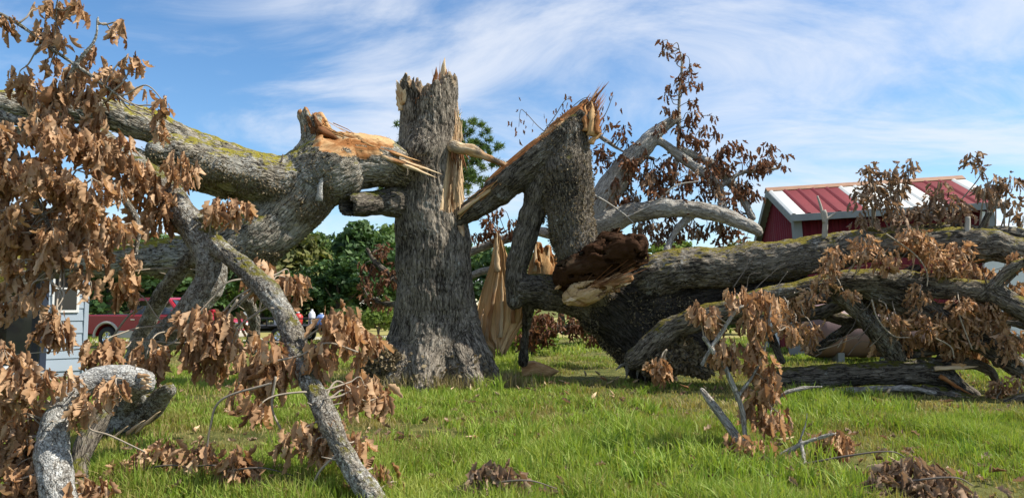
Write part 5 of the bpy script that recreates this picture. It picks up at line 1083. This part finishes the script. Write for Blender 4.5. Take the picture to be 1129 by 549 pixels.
# ------------------------------------------------------------------ upper right: pale limbs with red-brown leaves
def pale_limbs():
    t = wthing('leafy_limb', P(652, 300, 16.4), 'pale grey forked limb with red-brown leaves rising against the sky', 'tree limb')
    chains = [ch((668, 330, 16.2, 18), (652, 262, 16.4, 17), (672, 208, 16.5, 14), (705, 166, 16.6, 11), (728, 143, 16.7, 8), (746, 130, 16.8, 5)),
              ch((652, 250, 16.4, 16), (690, 237, 16.2, 11), (735, 229, 16.0, 10), (785, 234, 15.9, 9), (828, 250, 15.7, 7), (836, 256, 15.7, 5)),
              ch((724, 153, 16.6, 5), (758, 178, 16.5, 6), (785, 198, 16.4, 5), (795, 212, 16.4, 4), (797, 236, 16.0, 4)),
              ch((752, 165, 16.6, 4), (788, 184, 16.5, 5), (815, 214, 16.4, 5), (829, 240, 16.3, 4)),
              ch((741, 205, 16.5, 2.5), (748, 160, 16.7, 2.5), (749, 110, 16.9, 2), (752, 70, 17, 1.4), (748, 52, 17, 1)),
              ch((660, 150, 16.9, 1.6), (690, 168, 16.8, 2), (720, 175, 16.7, 2)), ch((795, 205, 16.4, 3), (820, 190, 16.4, 2), (858, 186, 16.4, 1.4)),
              ch((640, 270, 16.8, 5), (590, 255, 17.0, 5), (545, 268, 17.2, 5), (500, 285, 17.4, 4)), ch((590, 255, 17, 4), (560, 290, 17.1, 4), (530, 300, 17.2, 3.5), (505, 310, 17.2, 3)), ch((765, 235, 16, 4), (745, 255, 16, 4), (735, 275, 15.8, 3.5))]
    S = skin(chains, .019, .05, None, .015, 14, .03, 61, .12)
    skin_obj('bark', S, M['bark_grey'], t)
    r = np.random.default_rng(9); cl = []
    for (x, y, sx, sy, n, rr) in ((752, 95, 22, 24, 11, 7), (735, 58, 12, 8, 4, 5), (765, 100, 14, 14, 5, 6), (755, 130, 16, 12, 5, 7), (700, 175, 22, 16, 15, 9), (690, 150, 14, 8, 5, 7), (770, 150, 14, 12, 8, 8), (790, 180, 16, 12, 10, 9), (840, 182, 14, 9, 10, 9), (815, 170, 10, 8, 5, 8), (735, 210, 26, 16, 22, 9), (680, 220, 12, 16, 6, 8), (775, 205, 16, 12, 10, 8), (820, 222, 10, 18, 10, 9), (800, 255, 14, 10, 8, 8), (760, 262, 16, 10, 9, 8), (725, 255, 14, 8, 6, 8), (545, 245, 12, 10, 8, 8), (530, 262, 10, 8, 4, 8), (710, 195, 18, 8, 8, 8), (670, 180, 8, 14, 5, 7), (860, 180, 4, 6, 2, 6)):
        for i in range(n): cl.append((x + r.normal(0, sx * .85), y + r.normal(0, sy * .8), rr * r.uniform(.6, 1.05)))
    sprays(t, cl, 16.4, S['chains'], 'leaf_red', (.12, .22), .85, seed=61, twig_r=.008, limit=300, droop=.6, twig_mat='twig_dark')
    sprays(t, [(r.uniform(672, 800), r.uniform(192, 268), r.uniform(4, 8)) for i in range(34)], 16.3, S['chains'], 'leaf_dull', (.12, .2), 1.1, seed=62, twig_r=.007, limit=120, droop=.3, twig_mat='twig_dark')
    for i, pts in enumerate([[(655, 215), (672, 225), (690, 238), (700, 248)], [(690, 240), (720, 225), (745, 205), (770, 200)], [(660, 262), (675, 275), (690, 282)]]):
        tube('bare_shoot', [(*P(x, y, 15.9), .024 - .003 * k) for k, (x, y) in enumerate(pts)], M['bark_grey'], t)
    # bare sprig with sparse hanging leaves above the torn limb
    t = wthing('bare_sprig', P(600, 150, 16.6), 'thin bare sprigs with sparse small leaves behind the ragged tip', 'branch')
    r = np.random.default_rng(12); tips = []
    for pts in ([(640, 170), (600, 145), (580, 125), (574, 122), (572, 140)], [(612, 150), (625, 125), (645, 108), (660, 112)], [(640, 160), (665, 130), (676, 105)], [(600, 145), (612, 128), (622, 112), (630, 108)]):
        tube('twig', [(*P(x, y, 16.6), .012 - .0018 * k) for k, (x, y) in enumerate(pts)], M['twig_dark'], t, 5); tips += pts[1:]
    pl = []
    for i in range(60):
        x, y = tips[i % len(tips)]; s = r.uniform(.10, .17); pl.append((P(x + r.normal(0, 8), y + r.normal(4, 9), 16.6 + r.normal(0, .15)), leaf_rot(r, .25), s))
    leaves(t, pl, 'leaf_red', 300)
    return S
KL = pale_limbs()
def red_bush():
    t = wthing('fallen_bough', P(440, 320, 18.5), 'fallen bough of red-brown leaves showing left of the standing trunk', 'branch')
    S = skin([ch((470, 330, 18, 5), (440, 310, 18.3, 4), (415, 290, 18.6, 3), (405, 275, 18.7, 2)), ch((460, 335, 18, 4), (430, 335, 18.4, 3), (408, 330, 18.6, 2))], .02, .04, None, .01, 14, .02, 71, .1); skin_obj('bark', S, M['bark_dark'], t)
    r = np.random.default_rng(19); cl = [(r.uniform(400, 440), r.uniform(272, 345), r.uniform(4, 8)) for i in range(26)]
    sprays(t, cl, 18.5, S['chains'], 'leaf_red', (.14, .24), .9, seed=71, twig_r=.009, twig_mat='twig_dark')
    for k, (x0, x1, y0, y1, n, D, lab) in enumerate(((575, 690, 352, 378, 30, 18.8, 'band of brown dead foliage under the bent mossy limb'), (1010, 1129, 345, 395, 26, 14.6, 'heap of dead leafy twigs under the grey limb'))):
        t = wthing('fallen_foliage', ground_px((x0 + x1) / 2, D), lab, 'dead foliage', 'heaps of dead foliage')
        S = skin([ch((x0, y1 + 6, D, 3), ((x0 + x1) / 2, y0 + 8, D + .1, 3), (x1, y1 + 4, D, 2.5))], .02, .03, None, .01, 14, .02, 73 + k, .1); skin_obj('bark', S, M['bark_dark'], t)
        sprays(t, [(r.uniform(x0, x1), r.uniform(y0, y1), r.uniform(6, 10)) for i in range(n)], D, S['chains'], 'leaf_red' if k == 0 else 'leaf', (.13, .22), 1.2, seed=75 + k, twig_r=.01, twig_mat='twig_dark', maxtwig=.7)
red_bush()
# ------------------------------------------------------------------ the leafy branches near the camera, on the left
def forked():
    t = wthing('forked_branch', ground_px(395, 6.3), 'forked lichened branch running down to the grass in front of the pickup', 'branch')
    chains = [ch((98, 146, 9.2, 10), (120, 158, 9.0, 11), (150, 184, 8.7, 12), (186, 216, 8.4, 14), (212, 250, 8.2, 15), (228, 278, 8.1, 15), (232, 306, 8.1, 14), (208, 343, 8.1, 16), (176, 378, 8.3, 16), (152, 418, 8.7, 14), (132, 455, 9.3, 14), (112, 482, 9.4, 14), (84, 498, 9.4, 12)),
              ch((222, 258, 8.2, 12), (262, 290, 7.8, 12), (300, 326, 7.4, 12), (320, 362, 7.1, 11.5), (335, 408, 6.8, 11), (358, 456, 6.5, 12), (384, 508, 6.2, 12), (420, 560, 5.95, 11)),
              ch((224, 280, 8.2, 11), (206, 290, 8.4, 9), (182, 320, 8.7, 9), (160, 362, 9.0, 9), (143, 412, 9.2, 9)),
              ch((186, 430, 8.9, 8), (165, 448, 9.1, 15), (130, 470, 9.3, 15), (95, 486, 9.4, 10)), ch((272, 330, 8.6, 7), (280, 352, 8.8, 7), (278, 385, 9, 6))]
    S = skin(chains, .0135, .05, None, .017, 20, .03, 81, .14)
    lb = skin_obj('bark', S, M['bark_front'], t); snags(t, S['chains'], 34, .12, .007, 'twig', 5)
    for i, (x0, y0, x1, y1, w) in enumerate([(150, 476, 176, 452, 6), (140, 478, 160, 462, 5), (120, 486, 142, 470, 4)]):
        shard('splinter', P(x0, y0, 8.9), P(x1, y1, 8.8), R(w, 9), R(w * .6, 9), (0, .6, .8), M['wood_pale'], lb, 290 + i, .4, 6)
    A = [(150, 190, 13), (165, 206, 11), (128, 176, 12), (200, 190, 15), (247, 234, 15), (268, 231, 9), (232, 236, 9), (140, 205, 12), (176, 222, 14), (164, 246, 15), (150, 226, 12), (184, 248, 9), (140, 310, 12), (140, 330, 10), (290, 300, 11), (293, 316, 14), (318, 312, 10), (330, 322, 12), (276, 310, 9)]
    B = [(216, 362, 17), (234, 372, 18), (222, 388, 16), (246, 362, 16), (238, 400, 17), (256, 384, 10), (290, 392, 17), (304, 408, 16), (284, 412, 14), (298, 432, 13), (286, 456, 11), (262, 434, 10), (375, 358, 19), (388, 374, 14), (404, 386, 12), (350, 396, 15), (338, 408, 13), (397, 428, 16), (410, 440, 12), (420, 446, 11), (386, 440, 10), (330, 488, 15), (366, 484, 16), (396, 494, 11), (380, 498, 9), (348, 494, 9), (163, 396, 14), (172, 408, 9), (116, 388, 15), (112, 400, 12), (412, 530, 15), (440, 546, 11), (398, 534, 9)]
    cl = [(a, b, c * 1.2, 7.9 + .06 * (i % 6)) for i, (a, b, c) in enumerate(A)] + [(a, b, c * 1.3, (7.35 if a < 270 else 6.75 if b < 450 else 6.35) + .05 * (i % 5)) for i, (a, b, c) in enumerate(B)]
    sprays(t, cl, 7, S['chains'], 'leaf', (.13, .22), 1.9, seed=81, twig_r=.008, limit=300, droop=.30, maxtwig=1.4)
    for pts, D in (([(226, 372), (200, 378), (150, 376), (95, 384), (0, 392)], 8.0), ([(292, 400), (330, 392), (360, 378), (395, 388)], 6.7), ([(304, 415), (300, 450), (312, 480), (308, 500)], 6.6), ([(372, 500), (352, 520), (340, 549)], 6.2), ([(300, 422), (245, 440), (232, 470), (228, 500)], 6.6), ([(120, 378), (140, 350), (158, 338)], 8.2), ([(262, 330), (250, 350), (245, 380)], 7.4)):
        tube('bare_shoot', [(*P(x, y, D), .012 - .0014 * k) for k, (x, y) in enumerate(pts)], M['twig'], t, 6)
    return S
FB = forked()
def curved():
    t = wthing('curved_branch', P(62, 556, 5.8), 'curved bare white-lichened branch arching over the grass with a blunt cut end', 'branch')
    S = skin([ch((74, 585, 5.7, 17), (62, 535, 5.75, 18), (56, 500, 5.85, 18), (62, 465, 5.95, 16.5), (80, 434, 6.05, 14.5), (108, 418, 6.15, 13.5), (138, 417, 6.2, 13.5), (158, 421, 6.25, 12))], .012, .05, None, .012, 24, .03, 91, .12)
    S2 = skin([ch((70, 575, 6.0, 10), (84, 540, 6.5, 10), (92, 500, 6.9, 10), (106, 470, 7.1, 9), (124, 446, 7.3, 7))], .014, .03, None, .012, 22, .03, 92, .18); skin_obj('side_limb', S2, M['bark_dark'], t)
    skin_obj('bark', S, M['bark_pale'], t); snags(t, S['chains'], 12, .07, .006, 'twig', 6)
    for i, (dx, dy) in enumerate(((0, -8), (1, 0), (-1, 7), (2, -4), (1, 4))): shard('splinter', P(152, 420 + dy * .8, 6.15 + .02 * i), P(166 + dx, 422 + dy, 6.15), .035, .02, (0, .4, 1), M['wood'], t, 400 + i, .6, 4)
    cl = [(8, 420, 15), (22, 405, 12), (8, 446, 15), (14, 478, 16), (6, 505, 17), (26, 510, 13), (14, 540, 18), (40, 535, 14), (60, 545, 15), (90, 543, 13), (110, 546, 12), (30, 462, 11), (40, 430, 9), (26, 430, 10), (94, 448, 10), (104, 440, 10), (118, 428, 9), (86, 460, 8), (78, 420, 8), (50, 420, 9), (128, 432, 8), (20, 525, 16), (44, 546, 14), (4, 470, 14), (74, 548, 12), (4, 395, 12), (30, 490, 11)]
    sprays(t, [(a, b, c * 1.3, 5.75 + .05 * (i % 6)) for i, (a, b, c) in enumerate(cl)], 5.8, S['chains'], 'leaf', (.12, .20), 1.8, seed=91, twig_r=.007, limit=300, droop=.35, maxtwig=.9)
    tube('snag', [(*P(62, 452, 5.95), .035), (*P(50, 446, 5.9), .025), (*P(30, 446, 5.85), .015), (*P(5, 443, 5.8), .01)], M['twig'], t); tube('bare_shoot', [(*P(120, 440, 5.9), .008), (*P(98, 470, 5.9), .008), (*P(122, 480, 5.9), .007), (*P(160, 498, 5.9), .005)], M['twig'], t)
    return S
curved()
def hanging():
    t = wthing('hanging_branch', P(20, 90, 7.2), 'drooping branch of dense tan dead leaves filling the top left', 'branch')
    S = skin([ch((-60, 130, 7.2, 7), (0, 128, 7.2, 7), (60, 150, 7.15, 6), (110, 190, 7.1, 5), (150, 240, 7.1, 3.5), (150, 280, 7.1, 2)), ch((-60, -8, 7.0, 2.5), (0, 16, 7.0, 2.2), (28, 32, 7.0, 2), (60, 56, 7.0, 1.8), (95, 80, 7.0, 1.6), (130, 105, 7.0, 1.2)), ch((40, 142, 7.15, 4), (60, 110, 7.1, 3), (85, 70, 7.0, 2), (104, 45, 7.0, 1.5), (108, 20, 7.0, 1)), ch((0, 130, 7.2, 5), (20, 180, 7.1, 4), (50, 240, 7.0, 3), (70, 290, 6.9, 2)), ch((60, 56, 7, 1.4), (62, 20, 7, 1.2), (64, -10, 7, 1))], .011, .03, None, .006, 24, .015, 95, .12)
    skin_obj('bark', S, M['bark_front'], t)
    r = np.random.default_rng(77)
    top = [(6, 32, 12), (50, 40, 14), (62, 12, 11), (42, 14, 6), (128, 40, 8), (134, 28, 5), (88, 18, 10), (84, 6, 8), (58, 46, 10), (28, 96, 13), (22, 84, 9), (68, 50, 9), (56, 76, 9), (92, 92, 14), (104, 66, 9), (140, 68, 9), (148, 76, 8), (122, 88, 15), (132, 98, 10), (84, 84, 10), (72, 102, 14), (98, 112, 14), (110, 132, 10), (60, 112, 14), (34, 112, 10), (178, 116, 9), (184, 124, 7), (174, 134, 7), (172, 148, 9), (160, 102, 5), (64, 132, 15), (44, 128, 8), (90, 72, 8)]
    cl = [(a, b, c * 1.1, 7.0 + .04 * (i % 5)) for i, (a, b, c) in enumerate(top)]
    for i in range(78):
        x = r.uniform(-12, 128); y = r.uniform(140, 290)
        if x > 96 and y < 160: x -= 60
        cl.append((x, y, r.uniform(11, 17), 7.0 + r.normal(0, .25)))
    cl += [(138, 262, 12, 7), (142, 290, 11, 7), (20, 302, 14, 6.9), (45, 318, 13, 6.9), (8, 322, 13, 6.9), (30, 336, 14, 6.8), (4, 345, 12, 6.8), (90, 305, 12, 6.9), (100, 318, 11, 6.9), (60, 366, 17, 6.6), (70, 376, 13, 6.6), (52, 372, 12, 6.6), (60, 350, 10, 6.6)]
    sprays(t, cl, 7, S['chains'], 'leaf', (.11, .21), 1.6, seed=95, twig_r=.007, limit=300, droop=.30, flat=.8)
    t = wthing('mossy_limb', P(20, 310, 7.9), 'mossy limb slanting up past the house window', 'branch')
    S = skin([ch((-50, 334, 7.7, 15), (0, 316, 7.8, 14), (35, 302, 7.9, 12), (68, 288, 8.0, 9), (80, 284, 8.1, 6)), ch((40, 300, 7.9, 8), (80, 270, 8.2, 6), (120, 250, 8.4, 4))], .013, .03, None, .014, 20, .025, 97, .12); skin_obj('bark', S, bark_mat('mossy_limb_bark', (.09, .075, .058), (.30, .27, .22), .45, .72, 1.6, mosscol=(.17, .15, .02)), t)
hanging()
# ------------------------------------------------------------------ dead sprays on the grass
def front_right():
    t = wthing('dead_sapling_branch', ground_px(815, 8.0), 'upright dead branch with tan leaf clusters standing in the right grass', 'branch')
    D = 8.0
    S = skin([ch((774, 430, 8.3, 3), (786, 446, 8.2, 4.5), (806, 472, 8.1, 5.2), (824, 500, 8.0, 6)), ch((800, 405, 8.0, 2), (808, 425, 8, 2.4), (818, 450, 8, 2.8), (821, 475, 8, 3), (824, 502, 8, 3)), ch((824, 512, 7.9, 3), (852, 508, 7.8, 3.4), (882, 490, 7.7, 3), (918, 478, 7.6, 2)),
              ch((884, 488, 7.7, 2.5), (888, 515, 7.5, 2.8), (898, 540, 7.2, 3), (910, 570, 6.9, 3)), ch((800, 408, 8, 2.4), (784, 384, 8, 2.2), (776, 372, 8, 1.8)), ch((784, 384, 8, 2), (800, 360, 8, 1.8), (812, 342, 8, 1.5), (824, 336, 8, 1.2)), ch((774, 402, 8, 1.4), (780, 390, 8, 1.6), (785, 384, 8, 1.6)),
              ch((812, 440, 8, 2), (836, 404, 8, 1.8), (846, 370, 8, 1.5), (850, 335, 8, 1.2)), ch((850, 448, 8.1, 1.6), (864, 434, 8.1, 1.8), (884, 428, 8.1, 1.8), (906, 426, 8.1, 1.2)), ch((880, 490, 7.7, 1.4), (888, 468, 7.7, 1.2), (890, 455, 7.7, .8))], .011, .02, None, .006, 26, .015, 101, .12)
    skin_obj('bark', S, M['bark_grey'], t)
    cl = [(779, 352, 12), (772, 346, 8), (812, 332, 11), (850, 336, 11), (838, 330, 8), (836, 362, 12), (802, 390, 13), (794, 396, 10), (836, 398, 12), (842, 410, 12), (828, 384, 9), (846, 428, 12), (836, 442, 11), (860, 464, 9), (832, 456, 11), (850, 466, 8), (836, 506, 13), (830, 496, 9), (808, 494, 9), (840, 520, 8), (870, 508, 8), (922, 488, 13), (928, 494, 8), (872, 370, 6), (786, 358, 8), (824, 346, 8), (852, 350, 8)]
    sprays(t, [(a, b, c * 1.3, (8.0 if b < 470 else 7.7) + .03 * (i % 5)) for i, (a, b, c) in enumerate(cl)], D, S['chains'], 'leaf', (.12, .21), 1.7, seed=101, twig_r=.006, limit=300, droop=.30, maxtwig=.6)
    def heap(px, py, D, cl, label, seed, kind='leaf'):
        g = ground_px(px, D); t = wthing('leaf_spray', g, label, 'dead leaves', 'dead leaf sprays on the grass')
        tube('twig', [(g.x - .5, g.y + .2, .03, .012), (g.x - .1, g.y, .16, .010), (g.x + .25, g.y - .1, .22, .007), (g.x + .5, g.y + .05, .12, .004)], M['twig_dark'], t)
        sprays(t, [(a, b, c, D + .06 * (i % 4)) for i, (a, b, c) in enumerate(cl)], D, [np.array([[g.x, g.y, .1, .01]])], kind, (.11, .19), 2.6, False, seed, 300, .5)
    heap(546, 540, 6.05, [(530, 530, 14), (546, 524, 14), (562, 531, 13), (548, 540, 15), (572, 540, 9), (526, 542, 10), (556, 545, 12)], 'clump of brown dead leaves at the bottom edge below the trunk', 201, 'leaf_dull')
    heap(1000, 540, 6.15, [(965, 538, 12), (985, 526, 13), (1005, 522, 14), (1025, 527, 14), (1045, 540, 14), (1062, 546, 11), (995, 545, 14), (980, 520, 8), (1015, 545, 14), (1002, 516, 8), (950, 545, 8)], 'wide heap of brown dead leaves at the bottom right', 203, 'leaf_dull')
    heap(175, 515, 6.6, [(152, 506, 10), (180, 496, 11), (172, 508, 10), (135, 520, 12), (126, 526, 9), (190, 512, 9)], 'small brown leaf cluster on the grass beside the curved branch', 205)
    heap(215, 512, 6.6, [(212, 510, 13), (228, 500, 11), (206, 528, 11), (222, 524, 10), (232, 516, 9)], 'hanging leaf cluster between the curved branch and the forked branch', 207)
    heap(265, 520, 6.5, [(256, 508, 12), (262, 524, 14), (280, 528, 12), (270, 512, 10), (286, 540, 9)], 'tan leaf cluster beside the foot of the forked branch', 209)
    heap(940, 500, 7.2, [(940, 528, 6), (950, 534, 6), (944, 520, 5)], 'few crumpled leaves left of the wide brown heap', 211, 'leaf_dull')
    t = wthing('leaf_tuft', ground_px(727, 13.4), 'rusty leaf tuft hanging in front of the dark fallen bole', 'dead leaves')
    S = [np.array([[*P(735, 385, 13.5), .01]])]
    sprays(t, [(727, 405, 10), (722, 412, 8), (733, 412, 8), (728, 420, 6)], 13.4, S, 'leaf', (.14, .24), 1.6, True, 213, 300, .4, twig_r=.012)
front_right()
# taller tufts of grass and weeds
def tufts():
    r = np.random.default_rng(55); X, Y, H, L, lv = [], [], [], [], []
    for (x, y, rx, n, h) in ((620, 500, 110, 60, .24), (560, 470, 70, 26, .2), (880, 450, 40, 22, .26), (930, 460, 70, 34, .26), (780, 520, 70, 30, .24), (860, 530, 90, 26, .22), (905, 400, 26, 10, .22), (540, 410, 24, 16, .28), (570, 392, 20, 14, .30), (560, 380, 20, 8, .3), (470, 428, 60, 18, .14), (1080, 480, 60, 14, .2), (450, 520, 90, 30, .2), (680, 470, 80, 30, .2), (330, 520, 60, 10, .15), (170, 470, 40, 8, .15), (700, 440, 80, 12, .15), (620, 385, 40, 8, .18)):
        for i in range(n):
            px, py = x + r.normal(0, rx * .6), y + r.normal(0, 14); D = min(30, max(5.6, 1.6 * F_PX / max(20, py - 336))); g = ground_px(px, D); m = 46; a = r.normal(0, .085, (m, 2))
            X.append(g.x + a[:, 0]); Y.append(g.y + a[:, 1]); H.append(h * r.uniform(.45, 1.25, m) * (r.uniform(.7, 1.3))); L.append(np.abs(r.normal(.45, .35, m))); lv.append(np.clip(r.normal(r.uniform(.5, .95), .12, m), 0, 1))
    X, Y, H, L, lv = map(np.concatenate, (X, Y, H, L, lv))
    o = blades('grass_tufts', X, Y, H, .010 + .004 * r.random(len(X)) + .0006 * Y, L, M['grass'], lv, 6); tag(o, 'taller tufts of green grass scattered over the lawn', 'grass', kind='stuff')
    n = 2600; px = np.r_[r.normal(478, 42, n // 2), r.normal(540, 22, n // 2)]; D = np.r_[r.uniform(13.6, 14.6, n // 2), r.uniform(14, 15, n // 2)]
    o = blades('dry_grass', (px - CX) / F_PX * D, D, r.uniform(.12, .42, n), np.full(n, .014), np.abs(r.normal(.3, .3, n)), M['dry'], r.random(n), 8); tag(o, 'dry straw coloured grass around the trunk base', 'grass', kind='stuff')
M['dry'] = green_mat('dry_grass_blade', [(.24, .18, .10), (.33, .26, .14), (.20, .19, .07), (.30, .24, .12)], .3)
tufts()
def litter():
    r = np.random.default_rng(91); pl = []
    for i in range(520):
        D = r.uniform(6.1, 17) if i % 3 else r.uniform(6.1, 9); x = (r.random() * 2 - 1) * .7 * D
        q = Matrix.Rotation(r.random() * 6.28, 3, 'Z') @ Matrix.Rotation(1.2 + r.normal(0, .35), 3, 'X'); pl.append((Vector((x, D, .05 + .07 * r.random())), q, r.uniform(.09, .17)))
    Vs, Qs, lv, n = [], [], [], 0
    for v, m, s in pl:
        a, q = LEAVES[int(r.integers(20))]; Vs.append(a @ (np.array(m).T * s) + np.array(v)); Qs.append(q + n); n += len(a); lv.append(np.full(len(a), r.random()))
    me = mesh_np('leaf_litter', np.vstack(Vs), np.vstack(Qs)); attr(me, 'lv', 'FLOAT', np.concatenate(lv)); tag(obj('leaf_litter', me, M['leaf_dull']), 'loose brown leaves scattered over the lawn', 'leaf litter', kind='stuff')
litter()
def chips():
    r = np.random.default_rng(23); pairs = []
    for i in range(60):
        k = i % 3; px, D = ((r.normal(500, 70), r.uniform(12.6, 16)), (r.normal(660, 60), r.uniform(12.5, 17)), (r.uniform(150, 1000), r.uniform(7, 14)))[k]
        g = ground_px(px, D); a = r.random() * 6.28; L = r.uniform(.05, .22); pairs.append(((g.x, g.y, .05), (g.x + L * math.cos(a), g.y + L * math.sin(a), .05 + r.uniform(0, .12))))
    V, Q, T = [], [], []; me = None; bm = [shard_mesh('chip', p, q, .03 + .05 * r.random(), .025, (-(q[1] - p[1]), q[0] - p[0], .2), i, .6, 3) for i, (p, q) in enumerate(pairs)]
    n = 0; Vs, Qs, bk = [], [], []
    for m_ in bm:
        c = np.empty(len(m_.vertices) * 3, np.float32); m_.vertices.foreach_get('co', c); c = c.reshape(-1, 3); q = np.array([list(p_.vertices) for p_ in m_.polygons]); Vs.append(c); Qs.append(q + n); bk.append(c * np.array([1, 1, 1]) + n * .1); n += len(c); bpy.data.meshes.remove(m_)
    me = mesh_np('wood_chips', np.vstack(Vs), np.vstack(Qs), None, False); attr(me, 'bk', 'FLOAT_VECTOR', np.vstack(bk)); tag(obj('wood_chips', me, M['wood']), 'small chips and splinters of wood lying in the grass', 'wood chips', kind='stuff')
chips()
